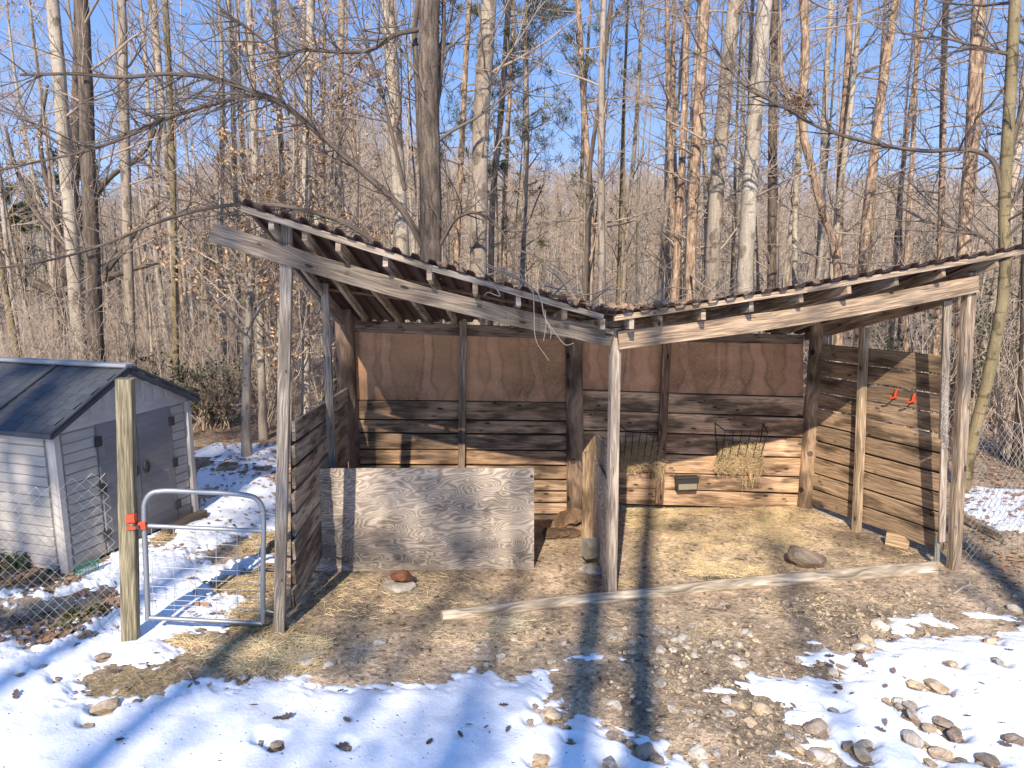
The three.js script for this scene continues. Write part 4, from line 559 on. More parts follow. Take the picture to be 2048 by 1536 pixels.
strawField('golden straw strewn over the floor of the right stall', [[[[1245, 1003], [1600, 1015], [1720, 1080], [1600, 1100], [1560, 1150], [1330, 1165], [1240, 1180]], 5200, 0.05, 0.17, strawCol], [[[1240, 1000], [1600, 1018], [1620, 1045], [1240, 1030]], 1400, 0.05, 0.16, hayCol], [[[1300, 1160], [1860, 1080], [1880, 1130], [1300, 1190]], 300, 0.04, 0.12, strawCol]]);
strawField('loose straw heaped outside the left front post and gate', [[[[165, 1355], [240, 1342], [330, 1337], [372, 1305], [348, 1278], [430, 1260], [548, 1250], [640, 1265], [700, 1290], [640, 1340], [560, 1353], [457, 1369], [415, 1357], [351, 1370], [253, 1391], [180, 1391]], 2600, 0.08, 0.28, strawCol], [[[165, 1355], [330, 1337], [372, 1305], [348, 1278], [548, 1250], [640, 1265], [700, 1290], [640, 1340], [457, 1369], [253, 1391]], 2200, 0.05, 0.2, () => { const t = ur(R0, 0.5, 1.2); return [0.50 * t, 0.40 * t, 0.24 * t]; }]], 0.018);
strawField('wet matted hay lying in the snow inside the gate', [[[[395, 1105], [470, 1072], [550, 1068], [550, 1102], [470, 1120], [420, 1127]], 1500, 0.05, 0.2, hayCol], [[[425, 1182], [480, 1138], [552, 1128], [552, 1172], [500, 1197]], 1500, 0.05, 0.2, hayCol], [[[465, 1235], [500, 1203], [552, 1185], [552, 1262], [475, 1264]], 1800, 0.05, 0.2, hayCol], [[[290, 1088], [335, 1062], [348, 1075], [310, 1102]], 400, 0.05, 0.2, hayCol], [[[180, 1210], [245, 1180], [245, 1200], [120, 1250]], 700, 0.04, 0.14, hayCol]], 0.02);
strawField('tuft of grey straw caught under the end of the peeled log', [[[[930, 1236], [1060, 1222], [1070, 1250], [1010, 1275], [950, 1280], [925, 1262]], 330, 0.1, 0.32, () => { const t = ur(R0, 0.7, 1.2); return [0.66 * t, 0.56 * t, 0.38 * t]; }]], 0.02);
strawField('bits of straw trodden into the dirt of the left stall and yard', [[[[590, 1180], [700, 1150], [1100, 1120], [1210, 1180], [1100, 1215], [880, 1225], [700, 1270], [600, 1260]], 520, 0.03, 0.14, strawCol], [[[640, 1280], [900, 1250], [1300, 1215], [1900, 1160], [2048, 1200], [1700, 1240], [1100, 1320]], 600, 0.03, 0.11, strawCol]]);
const leafGeo = (() => { const P = [], ix = [], O = [[0, -0.5], [0.12, -0.36], [0.3, -0.28], [0.2, -0.1], [0.38, 0.04], [0.22, 0.2], [0.26, 0.36], [0, 0.55], [-0.2, 0.34], [-0.26, 0.22], [-0.2, 0.1], [-0.36, -0.04], [-0.18, -0.16], [-0.24, -0.34]]; P.push(0, 0, 0); for (const [x, z] of O) P.push(x, 0.5 * x * x + 0.35 * z * z * (x > 0 ? 1.3 : 0.7) + 0.15 * Math.abs(x), z); for (let k = 0; k < O.length; k++) ix.push(0, 1 + (k + 1) % O.length, 1 + k); const g = new THREE.BufferGeometry(); g.setAttribute('position', new THREE.Float32BufferAttribute(P, 3)); g.setAttribute('uv', new THREE.Float32BufferAttribute(new Float32Array(P.length / 3 * 2), 2)); g.setIndex(ix); g.computeVertexNormals(); return g; })();
function leafField(name, label, polys, seed) { const L = []; polys.forEach(([raw, n, th, pal], k) => scatter(raw, n, (x, d, r) => { if (fbm(x * 1.6 + 7, d * 1.6, 541 + k, 3) < ur(r, th, th + 0.25)) return false; L.push([x, d, r(), r(), r(), r(), pal]); }, seed + k));
  const im = new THREE.InstancedMesh(leafGeo, mat({ color: new THREE.Color(1, 1, 1), roughness: 0.8 }), L.length), m4 = new THREE.Matrix4(), q = new THREE.Quaternion(), e = new THREE.Euler(), c = new THREE.Color();
  L.forEach(([x, d, a, b, f, h, pal], i) => { e.set((b - 0.5) * 0.9, a * 6.28, (f - 0.5) * 0.9); q.setFromEuler(e); const s = 0.045 + 0.05 * h * h; m4.compose(V(x, groundY(x, d) + Math.max(0, snowDepth(x, d)) + 0.012 + 0.01 * b, d), q, new THREE.Vector3(s, s, s * 1.2)); im.setMatrixAt(i, m4); const t = 0.6 + 0.8 * f; c.setRGB(pal[0] * t, pal[1] * t, pal[2] * t); im.setColorAt(i, c); });
  im.name = numbered(name); scene.add(shadowOn(tag(im, label, 'leaves', null, 'stuff'))); }
leafField('leaf_litter', 'dead brown leaves on the snow by the chain link fence', [[outline([[-40, 1262], [0, 1215], [110, 1195], [235, 1180], [245, 1215], [170, 1260], [90, 1290], [0, 1300]]), 420, 0.3, [0.26, 0.155, 0.095]], [outline([[-60, 1175], [0, 1120], [130, 1150], [180, 1165], [110, 1190]]), 260, 0.25, [0.24, 0.15, 0.075]], [outline([[10, 1350], [300, 1300], [700, 1390], [1100, 1400], [1300, 1530], [40, 1500]]), 22, 0.2, [0.10, 0.07, 0.055]], [outline([[1500, 1300], [2040, 1270], [2040, 1530], [1560, 1500]]), 30, 0.2, [0.16, 0.10, 0.07]]], 801);
leafField('leaf_litter', 'deep brown leaf litter on the woodland floor', [[[[-14, 11], [14, 11], [24, 24], [-24, 24]], 9000, 0.2, [0.32, 0.18, 0.095]], [[[-4, 10.6], [5, 10.6], [6, 14], [-6, 14]], 1500, 0.2, [0.32, 0.18, 0.095]], [outline([[1930, 1100], [1930, 850], [2200, 800], [2300, 1100], [2048, 1180], [1960, 1150]]), 1700, 0.2, [0.34, 0.19, 0.10]], [outline([[300, 1240], [330, 1080], [400, 1050], [430, 890], [560, 890], [550, 1240]]), 260, 0.3, [0.27, 0.15, 0.08]]], 851);
{ // dead branch fallen into the roof valley, with leaves heaped along the gutter line
  const g = thing('fallen_branch', 'dead grey branch fallen across the roof valley with twigs hanging over the eave', 'branch', roofPt(0, 0.86, 0.05)); const r = rngOf(61), b = new GB(), w = new GB();
  const base = (side, s, t, dy) => { const q = roofPt(side, s, t); q.y += 0.04 + dy; return q; };
  const run = (P, r0, sides = 5) => { const c = new THREE.CatmullRomCurve3(P).getPoints(P.length * 4), n = c.length; b.tube(c, c.map((_, k) => Math.max(0.003, r0 * (1 - 0.75 * k / n))), sides); return c; };
  const PX = plane(FL, FR, 0.36); // hanging twigs in front of the eave, traced in that upright plane
  run([base(0, 0.66, 0.1, 0.16), on(1062, 575, PX), on(1068, 620, PX), on(1072, 680, PX), on(1098, 721, PX)], 0.007); run([base(0, 0.66, 0.1, 0.14), on(1075, 585, PX), on(1090, 635, PX), on(1112, 668, PX), on(1132, 690, PX), on(1148, 686, PX)], 0.008); run([on(1090, 640, PX), on(1102, 660, PX), on(1101, 678, PX)], 0.006); run([on(1090, 620, PX), on(1092, 650, PX), on(1087, 682, PX)], 0.006); run([base(0, 0.64, 0.05, 0.1), on(1000, 592, PX), on(975, 585, PX), on(968, 592, PX)], 0.008);
  for (let k = 0; k < 46; k++) { const side = r() < 0.72 ? 0 : 1, s = side ? ur(r, 0, 0.3) : ur(r, 0.6, 1), t = ur(r, 0.0, 0.5), a = base(side, s, t, ur(r, 0, 0.12)), d = new THREE.Vector3((r() - 0.5) * 2, (r() - 0.2) * 0.8, (r() - 0.4)).multiplyScalar(ur(r, 0.25, 0.8)); const m = a.clone().addScaledVector(d, 0.5); m.y += (r() - 0.5) * 0.15; run([a, m, a.clone().add(d)], ur(r, 0.004, 0.011), 4); }
  part('twigs', b.geo(), mat({ color: new THREE.Color(0.30, 0.24, 0.19) }), g);
  const L = []; const r2 = rngOf(67); const im = new THREE.InstancedMesh(leafGeo, mat({ color: new THREE.Color(1, 1, 1), roughness: 0.8 }), 1300), m4 = new THREE.Matrix4(), q = new THREE.Quaternion(), e = new THREE.Euler(), c = new THREE.Color();
  for (let k = 0; k < 1300; k++) { const side = r2() < 0.5 ? 0 : 1, s = side ? Math.pow(r2(), 1.4) * 0.62 : 1 - Math.pow(r2(), 1.5) * 0.5, t = ur(r2, 0.0, 0.8), p = roofPt(side, clamp(s, 0, 1), t), v = side ? s : 1 - s; p.y += 0.035 + 0.055 * r2() * Math.max(0, 1 - v * 3); e.set((r2() - 0.5) * 1.6, r2() * 6.28, (r2() - 0.5) * 1.6); q.setFromEuler(e); const z = 0.04 + 0.05 * r2(); m4.compose(p, q, new THREE.Vector3(z, z, z * 1.2)); im.setMatrixAt(k, m4); const f = 0.6 + 0.8 * r2(); c.setRGB(0.30 * f, 0.185 * f, 0.105 * f); im.setColorAt(k, c); }
  im.name = 'roof_leaves'; scene.add(shadowOn(tag(im, 'brown leaves heaped in the valley of the shelter roof', 'leaves', null, 'stuff')));
}

// ---------- trees ----------
const SIDE = new THREE.Vector3();
function bough(b, start, dir, len, r0, lvl, rng, o) { // a crooked branch with side twigs
  const n = lvl === 0 ? 7 : lvl === 1 ? 5 : 3, pts = [start.clone()], rad = [r0], d = dir.clone().normalize(), p = start.clone();
  const jit = o.jit ?? 0.32;
  for (let k = 1; k <= n; k++) { d.x += (rng() - 0.5) * jit; d.y += (rng() - 0.5) * jit + (o.up ?? 0.04); d.z += (rng() - 0.5) * jit; d.normalize(); p.addScaledVector(d, len / n); pts.push(p.clone()); rad.push(Math.max(o.min ?? 0.0035, r0 * (1 - 0.82 * k / n))); }
  b.tube(pts, rad, lvl === 0 ? 5 : lvl === 1 ? 4 : 3, { us: lvl ? 0.1 : 0.3 });
  if (lvl < (o.depth ?? 2)) { const kids = lvl === 0 ? (o.kids ?? 6) : (o.kids2 ?? 4); for (let k = 0; k < kids; k++) { const f = ur(rng, 0.2, 1), i = Math.min(n - 1, Math.floor(f * n)), q = pts[i].clone().lerp(pts[i + 1], f * n - i), t = pts[i + 1].clone().sub(pts[i]).normalize(), e = new THREE.Vector3(rng() - 0.5, rng() - 0.4, rng() - 0.5).normalize(); t.multiplyScalar(0.7).addScaledVector(e, 0.85); bough(b, q, t, len * ur(rng, 0.25, 0.5), Math.max(o.min ?? 0.0035, rad[i] * 0.6), lvl + 1, rng, o); } }
  if (o.tips) o.tips.push(pts);
}
function trunkPath(path, depth, height, wob, rng) { // pixels -> upright path at one depth, carried down to the ground and up to the full height
  const P = path.map(([x, y]) => at(x, y, depth)).sort((a, b) => a.y - b.y), lo = P[0], g = groundY(lo.x, depth), s = P.length > 1 ? P[1].clone().sub(lo).normalize() : UP.clone(), out = [];
  const bx = lo.x - (s.x / Math.max(0.5, s.y)) * (lo.y - g) * 0.6; out.push(V(bx, g - 0.15, depth)); if (lo.y - g > 1.5) out.push(new THREE.Vector3(mix(bx, lo.x, 0.5), mix(g, lo.y, 0.5), -depth)); out.push(...P);
  const hi = P[P.length - 1], t = P.length > 1 ? hi.clone().sub(P[P.length - 2]).normalize() : UP.clone(); let q = hi.clone(); while (q.y < height) { t.lerp(UP, 0.25); t.x += (rng() - 0.5) * wob; t.z += (rng() - 0.5) * wob; t.normalize(); q = q.clone().addScaledVector(t, 1.6); out.push(q); }
  return new THREE.CatmullRomCurve3(out, false, 'centripetal');
}
function tree(o) { // o: path pixels, depth, w (pixels wide at the shelter roof line), material, kind, label, group
  const rng = rngOf(o.seed), H = o.height ?? 17, cv = trunkPath(o.path, o.depth, H, o.wob ?? 0.08, rng), pts = cv.getSpacedPoints(30), zc = o.depth * CP + 0.3, r = o.w * zc / FOCAL / 2, top = pts[30].y, g0 = pts[0].y;
  const t = thing(o.name || 'bare_tree', o.label, 'tree', pts[0].clone(), o.group), rad = pts.map(p => { const f = (p.y - g0) / (top - g0); return r * (1 + 0.5 * Math.exp(-Math.max(0, p.y - g0) * 2.2)) * (1 - 0.25 * f - 0.6 * f * f * f); });
  const bt = new GB(); bt.tube(pts, rad, 12, { rough: 0.14, seed: o.seed, us: Math.max(1, Math.round(r * 2 * PI / 0.9)) }); part('trunk', bt.geo(), o.mat, t);
  const b = new GB(), tips = [], nb = Math.round((o.branches ?? 26) * 0.72), from = o.from ?? 3.2;
  for (let k = 0; k < nb; k++) { const y = ur(rng, from, Math.min(top - 0.5, o.to ?? 10.5)), f = clamp((y - g0) / (top - g0), 0, 0.99), i = Math.floor(f * 30), q = pts[i].clone().lerp(pts[i + 1], f * 30 - i), a = rng() * 6.28, pine = o.kind === 'pine'; const el = pine ? ur(rng, -0.25, 0.35) : ur(rng, 0.25, 1.1), len = (pine ? ur(rng, 0.7, 2.0) : ur(rng, 0.9, 2.6)) * (o.spread ?? 1); bough(b, q, new THREE.Vector3(Math.cos(a), el, Math.sin(a)), len, Math.min(rad[i] * 0.35, 0.008 + len * 0.008), 0, rng, { kids: o.kids ?? 5, kids2: 3, jit: pine ? 0.28 : 0.36, up: pine ? 0.02 : 0.05, tips }); }
  if (o.limbs) for (const [lp, lr, sp = 1, dd = 0] of o.limbs) { const cp = lp.map(([x, y], k) => at(x, y, o.depth + dd * k / lp.length)), c = new THREE.CatmullRomCurve3(cp).getPoints(cp.length * 6); const lb = new GB(); lb.tube(c, c.map((_, k) => Math.max(0.008, lr * (1 - 0.7 * k / c.length))), 7, { rough: 0.15, seed: 3, us: 1 }); const L = part('limb', lb.geo(), o.limbMat || M.darkBark, t);
    const n = Math.round(c.length * 0.62 * sp); for (let k = 0; k < n; k++) { const i = Math.floor(ur(rng, 0.12, 0.99) * (c.length - 1)), tg = c[Math.min(c.length - 1, i + 1)].clone().sub(c[i]).normalize().multiplyScalar(0.6).add(new THREE.Vector3((rng() - 0.5) * 1.2, (rng() - 0.45) * 1.5, rng() - 0.5)); bough(b, c[i], tg, ur(rng, 0.5, 1.7), 0.012, 1, rng, { kids: 5, kids2: 4, jit: 0.4, up: 0.03, tips }); } }
  if (b.p.length) part('branches', b.geo(), o.twig || M.twig, t);
  if (o.needles) { const nb2 = new GB(), N = new THREE.Vector3(), D = new THREE.Vector3(); for (let k = 0; k < o.needles; k++) { const tp = tips[Math.floor(rng() * tips.length)]; if (!tp) break; const q = tp[tp.length - 1].clone().lerp(tp[Math.max(0, tp.length - 2)], rng()); if (q.y < (o.needleFrom ?? 0)) continue; for (let j = 0; j < 9; j++) { D.set(rng() - 0.5, rng() - 0.35, rng() - 0.5).normalize(); N.set(rng() - 0.5, rng(), rng() - 0.5).normalize(); nb2.leaf(q, D, o.nw ?? 0.012, ur(rng, 0.10, 0.2) * (o.nl ?? 1), N); } } if (nb2.p.length) part('needles', nb2.geo(), o.needleMat || M.needle, t); }
  if (o.leaves) { const lb = new GB(), N = new THREE.Vector3(), D = new THREE.Vector3(); for (let k = 0; k < o.leaves; k++) { const tp = tips[Math.floor(rng() * tips.length)]; if (!tp) break; const q = tp[tp.length - 1].clone().lerp(tp[0], rng() * rng()); D.set(rng() - 0.5, -0.6 * rng(), rng() - 0.5).normalize(); N.set(rng() - 0.5, rng() + 0.2, rng() - 0.5).normalize(); lb.leaf(q, D, 0.045, ur(rng, 0.06, 0.10), N); } part('dead_leaves', lb.geo(), M.beechLeaf, t); }
  return t;
}
const GG = 'tall grey trunks behind the shelter', GP = 'orange barked pines behind the shelter', GW = 'slim pale trunks left of the shelter';
const LW = 'slim pale bare trunk standing between the plastic shed and the shelter', LP = 'straight orange barked pine trunk behind the shelter', LG = 'slim bare grey trunk in the wood behind the shelter roof';
let sd = 900; const T = o => tree({ seed: sd += 13, ...o });
T({ path: [[105, 0], [135, 370], [162, 725]], depth: 14.5, w: 27, mat: M.pale, label: 'thick pale mottled bare trunk rising just behind the shed ridge', branches: 16 });
T({ path: [[163, 0], [178, 370], [194, 725]], depth: 13, w: 29, mat: M.darkBark, label: 'dark grey straight trunk rising behind the shed ridge', branches: 16 });
T({ path: [[243, 0], [252, 370], [264, 735]], depth: 14.5, w: 19, mat: M.greyBark, label: 'slim mid grey trunk behind the peak of the shed gable', branches: 18 });
T({ path: [[308, 0], [330, 300], [345, 500], [362, 760]], depth: 17, w: 13, mat: M.pale, label: 'slim pale trunk rising from behind the shed gable, leaning right', group: GW });
T({ path: [[330, 0], [343, 300], [350, 560], [352, 740]], depth: 16, w: 13, mat: M.olive, label: 'slim olive barked trunk close beside a paler one near the shed gable', group: GW });
T({ path: [[458, 0], [470, 350], [480, 700]], depth: 18, w: 11, mat: M.pale, label: 'slim pale trunk behind the outer end of the grey header beam', group: GW });
T({ path: [[497, 0], [508, 250], [518, 560], [527, 880]], depth: 14, w: 15, mat: M.pale, label: 'pale trunk standing in the snow beyond the gate, near the outer post', group: GW });
T({ path: [[547, 0], [558, 240], [566, 440], [560, 700]], depth: 15, w: 14, mat: M.pale, label: 'pale trunk behind the tip of the left roof', group: GW });
T({ path: [[622, 0], [614, 240], [611, 640], [612, 800]], depth: 13.5, w: 18, mat: M.pale, label: 'pale clean trunk seen through the open left end of the shelter', branches: 14 });
T({ path: [[650, 0], [646, 300], [645, 640]], depth: 17, w: 9, mat: M.pale, label: 'slim pale trunk seen past the left post through the open end wall', group: GG });
T({ path: [[683, 0], [677, 300], [675, 640]], depth: 15.5, w: 15, mat: M.greyBark, label: 'mid grey trunk seen through the open left end beside the rear log', group: GG });
T({ path: [[775, 0], [790, 240], [804, 480]], depth: 14, w: 29, mat: M.pale, label: 'stout pale trunk left of the forked dark tree behind the roof', branches: 18 });
T({ path: [[858, 0], [858, 260], [862, 500], [862, 640]], depth: 11.6, w: 46, mat: M.darkBark, twig: M.limb, branches: 20, from: 4.5, spread: 1.3, kids: 8, label: 'stout forked dark tree behind the left roof with long arching limbs', name: 'forked_tree',
  limbs: [[[[862, 520], [800, 415], [720, 340], [640, 270], [560, 205], [510, 185], [430, 158], [340, 148], [240, 155], [150, 148], [40, 150]], 0.058, 1.5, -1.5], [[[560, 205], [510, 190], [430, 207], [340, 235], [280, 262], [180, 300], [80, 322], [-20, 345]], 0.043, 1.5, -1], [[[850, 560], [760, 492], [700, 452], [640, 428], [560, 412], [480, 409], [400, 420], [300, 450], [200, 492], [100, 520], [-30, 540]], 0.044, 1.1, -1.2], [[[862, 420], [843, 300], [836, 180], [830, 60], [845, -60], [840, -200]], 0.07, 1, 0.3], [[[870, 420], [864, 300], [880, 150], [888, 40], [880, -100]], 0.07, 1, 0.3], [[[865, 520], [890, 470], [915, 435], [950, 425], [985, 445], [1015, 480], [1030, 520]], 0.04, 0.8, -0.5], [[[835, 60], [790, 70], [740, 100], [680, 104], [610, 100], [565, 105], [500, 60], [440, 20]], 0.04, 1.4, -1.5], [[[810, 380], [780, 250], [760, 170], [730, 80], [700, -20]], 0.035, 1, 0.5]] });
T({ path: [[978, 0], [962, 240], [957, 510], [955, 640]], depth: 12.2, w: 35, mat: M.greyBark, label: 'stout grey furrowed trunk right of the forked dark tree behind the roof', branches: 18, from: 4.5 });
T({ path: [[1018, 0], [1000, 250], [985, 400], [982, 560]], depth: 16, w: 13, mat: M.pine, kind: 'pine', label: 'orange pine pole close beside the stout furrowed grey trunk', group: GP, needles: 900, needleFrom: 6, branches: 34 });
T({ path: [[935, 60], [925, 260], [914, 500]], depth: 17, w: 12, mat: M.pine, kind: 'pine', label: 'orange pine pole between the forked dark tree and the furrowed grey trunk', group: GP, needles: 1100, needleFrom: 5, branches: 34 });
T({ path: [[1156, 0], [1170, 250], [1182, 420], [1180, 560]], depth: 15, w: 13, mat: M.pine, kind: 'pine', label: 'orange pine pole crossed by a thin dark trunk above the roof valley', group: GP, needles: 700, needleFrom: 7, branches: 30 });
T({ path: [[1052, 80], [1053, 300], [1045, 540]], depth: 16, w: 11, mat: M.greyBark, label: 'slim grey trunk with evergreen sprays right of the stout furrowed trunk', group: GG, needles: 900, needleFrom: 3, branches: 40 });
T({ path: [[1222, 0], [1200, 200], [1180, 330], [1172, 560]], depth: 14.5, w: 9, mat: M.darkBark, label: 'thin dark crooked trunk crossing an orange pine behind the roof valley', group: GG });
T({ path: [[1285, 0], [1272, 250], [1250, 520]], depth: 17, w: 9, mat: M.greyBark, label: 'very slim grey trunk just right of the roof valley', group: GG });
T({ path: [[1335, 0], [1338, 250], [1350, 560]], depth: 16, w: 11, mat: M.pine, kind: 'pine', label: 'thin orange pine, the stouter of a close pair', group: GP, branches: 40 });
T({ path: [[1348, 0], [1348, 250], [1360, 560]], depth: 17.5, w: 8, mat: M.pine, kind: 'pine', label: 'thin orange pine, the slighter of a close pair', group: GP, branches: 30 });
T({ path: [[1411, 0], [1395, 250], [1382, 500], [1380, 620]], depth: 13.5, w: 22, mat: M.pine, kind: 'pine', label: 'thick orange barked pine left of two big grey trunks', branches: 44 });
T({ path: [[1376, 0], [1350, 250], [1325, 500]], depth: 16, w: 9, mat: M.greyBark, label: 'thin grey trunk leaning left across two thin pines', group: GG });
T({ path: [[1470, 0], [1447, 230], [1427, 480], [1420, 640]], depth: 13, w: 30, mat: M.greyBark, label: 'stout smooth grey trunk nearer the orange pine, one of two leaning right', branches: 22 });
T({ path: [[1530, 0], [1512, 200], [1497, 420], [1487, 620]], depth: 12.6, w: 32, mat: M.pale, label: 'stout pale grey trunk beside the brown vine wrapped one', branches: 22 });
T({ path: [[1548, 0], [1545, 300], [1543, 600]], depth: 14.5, w: 18, mat: M.darkBark, twig: M.twig, label: 'brown shaggy trunk wrapped in dead vines behind the roof', branches: 70, spread: 0.5 });
T({ path: [[1606, 0], [1613, 120], [1606, 190], [1600, 230], [1622, 330], [1645, 420], [1672, 500], [1676, 640]], depth: 13.2, w: 17, mat: M.pine, kind: 'pine', label: 'crooked orange trunk with a twig nest in its fork', branches: 30, limbs: [[[[1600, 235], [1578, 200], [1565, 165], [1562, 80], [1560, -60]], 0.05, 0.6]], limbMat: M.pine });
T({ path: [[1702, 0], [1692, 180], [1682, 300], [1678, 560]], depth: 14, w: 14, mat: M.pine, kind: 'pine', label: 'orange pine just right of the trunk with the nest', group: GP, branches: 40 });
T({ path: [[1792, 0], [1768, 150], [1747, 320], [1730, 470], [1722, 600]], depth: 13.4, w: 19, mat: M.pine, kind: 'pine', label: 'orange pine leaning right over the right roof slope', group: GP, branches: 44 });
T({ path: [[1892, 0], [1886, 250], [1880, 540]], depth: 14.5, w: 13, mat: M.pine, kind: 'pine', label: 'dark orange pine left of the thick pine by the right post', group: GP, branches: 46 });
T({ path: [[1958, 0], [1945, 250], [1928, 500], [1922, 800]], depth: 13, w: 26, mat: M.pine, kind: 'pine', label: 'thick orange pine rising behind the right front post', branches: 46 });
T({ path: [[2030, 0], [2020, 200], [2008, 420], [2010, 560], [1975, 760], [1935, 920]], depth: 10.8, w: 22, mat: M.olive, twig: M.limb, name: 'leaning_tree', branches: 26, from: 3.2, kids: 8, label: 'olive grey leaning tree just beyond the right wire fence', limbs: [[[[2004, 385], [1985, 320], [1940, 300], [1850, 302], [1740, 285], [1640, 255], [1560, 210], [1500, 180], [1460, 140], [1425, 90]], 0.038, 1.3, 0.5], [[[2012, 330], [2035, 250], [2060, 150], [2080, 20]], 0.05, 1], [[[2010, 430], [2040, 380], [2070, 330]], 0.04, 1], [[[2025, 110], [1960, 95], [1880, 75], [1800, 80]], 0.03, 1.2], [[[2008, 520], [1960, 470], [1900, 455], [1840, 440]], 0.025, 1.2]] });
T({ path: [[2075, 0], [2060, 300], [2050, 700]], depth: 12, w: 20, mat: M.darkBark, label: 'dark trunk at the woodland edge beyond the right wire fence', branches: 40 });
T({ path: [[14, 500], [28, 620], [42, 735]], depth: 16, w: 10, mat: M.pale, label: 'thin pale trunk behind the far end of the shed', height: 7, branches: 12, leaves: 500 });
T({ path: [[140, 470], [128, 560], [118, 620], [128, 720]], depth: 18, w: 26, mat: M.darkBark, name: 'old_oak', height: 10, label: 'gnarled old oak with low crooked limbs behind the shed', branches: 10, from: 4, limbMat: M.darkBark, limbs: [[[[120, 590], [60, 560], [20, 530], [-40, 520]], 0.14, 0.6], [[[125, 580], [190, 565], [260, 540], [320, 525]], 0.12, 0.6], [[[130, 520], [170, 430], [215, 360], [290, 300], [320, 230]], 0.10, 0.8], [[[128, 560], [110, 480], [70, 420], [30, 330], [10, 250]], 0.10, 0.8], [[[200, 560], [260, 480], [300, 420], [330, 400]], 0.07, 0.7], [[[128, 500], [100, 390], [80, 280], [95, 170]], 0.09, 0.8]] });
T({ path: [[588, 300], [584, 500], [580, 800]], depth: 13, w: 8, mat: M.pale, name: 'beech_sapling', height: 7, from: 1, to: 6.5, branches: 40, kids: 7, leaves: 2600, label: 'young beech holding papery tan leaves behind the left post', twig: M.twigPale });
T({ path: [[505, 500], [495, 700], [492, 850]], depth: 12.6, w: 18, mat: M.pale, name: 'beech_sapling', height: 4.5, from: 0.8, to: 4.4, branches: 26, kids: 7, leaves: 1500, label: 'short stubby beech with tan leaves left of the shelter', twig: M.twigPale });
T({ path: [[665, 300], [662, 500], [668, 750]], depth: 16, w: 8, mat: M.pale, name: 'beech_sapling', height: 9, from: 1.5, to: 8.5, branches: 40, kids: 7, leaves: 2600, label: 'slender beech with tan leaves seen through the left end of the shelter', twig: M.twigPale });
T({ path: [[720, 200], [716, 400]], depth: 24, w: 5, mat: M.pale, name: 'beech_sapling', height: 10, from: 2, to: 9.5, branches: 40, kids: 6, leaves: 2200, label: 'distant beech with tan leaves above the left roof', twig: M.twigPale });
for (const [px, py, d, h, l] of [[150, 470, 36, 8.5, 'bushy yellow green pine far behind the old oak'], [40, 500, 42, 8, 'bushy green pine far behind the end of the shed'], [545, 560, 34, 6.5, 'small green pine far behind the tip of the header beam'], [430, 620, 40, 5, 'low green pine far off between pale trunks']]) T({ path: [[px, py], [px, py + 80]], depth: d, w: 5, height: h, from: 1.2, to: h - 0.3, mat: M.pine, kind: 'pine', name: 'distant_pine', branches: 55, kids: 6, spread: 0.9, needles: 1300, nw: 0.05, nl: 2, label: l });
{ // squirrel nest of twigs and leaves in the fork
  const c = at(1596, 205, 13.2), r = rngOf(71), b = new GB(), l = new GB(), g = thing('twig_nest', 'ragged ball of twigs and brown leaves in a pine fork', 'nest', c.clone()); for (let k = 0; k < 220; k++) { const q = c.clone().add(new THREE.Vector3((r() + r() - 1) * 0.30, (r() + r() - 1) * 0.22, (r() + r() - 1) * 0.28)), d = new THREE.Vector3(r() - 0.5, (r() - 0.5) * 0.6, r() - 0.5).normalize(); b.tube([q, q.clone().addScaledVector(d, ur(r, 0.12, 0.3))], [0.006, 0.003], 3); l.leaf(q, d, 0.06, 0.1, new THREE.Vector3(r() - 0.5, r(), r() - 0.5).normalize()); } part('twigs', b.geo(), M.twig, g); part('dead_leaves', l.geo(), mat({ color: new THREE.Color(0.30, 0.17, 0.09) }), g);
}
// ---- evergreen shrubs
function shrub(px, py, depth, w, h, n, label, m = M.green, name = 'evergreen_shrub') { const c = at(px, py, depth), r = rngOf(px * 3 + 1), g0 = groundY(c.x, depth), t = thing(name, label, 'shrub', V(c.x, g0, depth)), b = new GB(), l = new GB(), tips = []; for (let k = 0; k < 16; k++) bough(b, V(c.x + (r() - 0.5) * w * 0.4, g0 - 0.05, depth + (r() - 0.5) * w * 0.4), new THREE.Vector3((r() - 0.5) * w / h * 1.6, 1, (r() - 0.5) * w / h * 1.6), h * ur(r, 0.6, 1.1), 0.02, 0, r, { kids: 7, kids2: 4, jit: 0.35, tips }); part('stems', b.geo(), M.twig, t); const N = new THREE.Vector3(), D = new THREE.Vector3(); for (let k = 0; k < n; k++) { const tp = tips[Math.floor(r() * tips.length)], q = tp[tp.length - 1].clone().lerp(tp[0], r() * 0.5); D.set(r() - 0.5, (r() - 0.5) * 0.8, r() - 0.5).normalize(); N.set(r() - 0.5, r() + 0.3, r() - 0.5).normalize(); l.leaf(q, D, 0.04, 0.09, N); } part('leaves', l.geo(), m, t); return t; }
shrub(430, 880, 15, 1.6, 1.6, 2600, 'dark green glossy shrub on the snow behind the shed'); shrub(1985, 700, 14.5, 1.8, 3.4, 2200, 'tall thin evergreen shrub beyond the right wire fence'); shrub(1840, 700, 15, 1.8, 3.2, 1500, 'leggy evergreen shrub seen over the right wall'); shrub(60, 1165, 8.0, 0.9, 0.35, 700, 'low trailing green weeds at the foot of the shed wall', mat({ color: new THREE.Color(0.13, 0.16, 0.045) }), 'weed_patch'); shrub(150, 1240, 6.6, 1.0, 0.16, 500, 'flattened green weeds under the chain link fence', mat({ color: new THREE.Color(0.16, 0.15, 0.05) }), 'weed_patch');
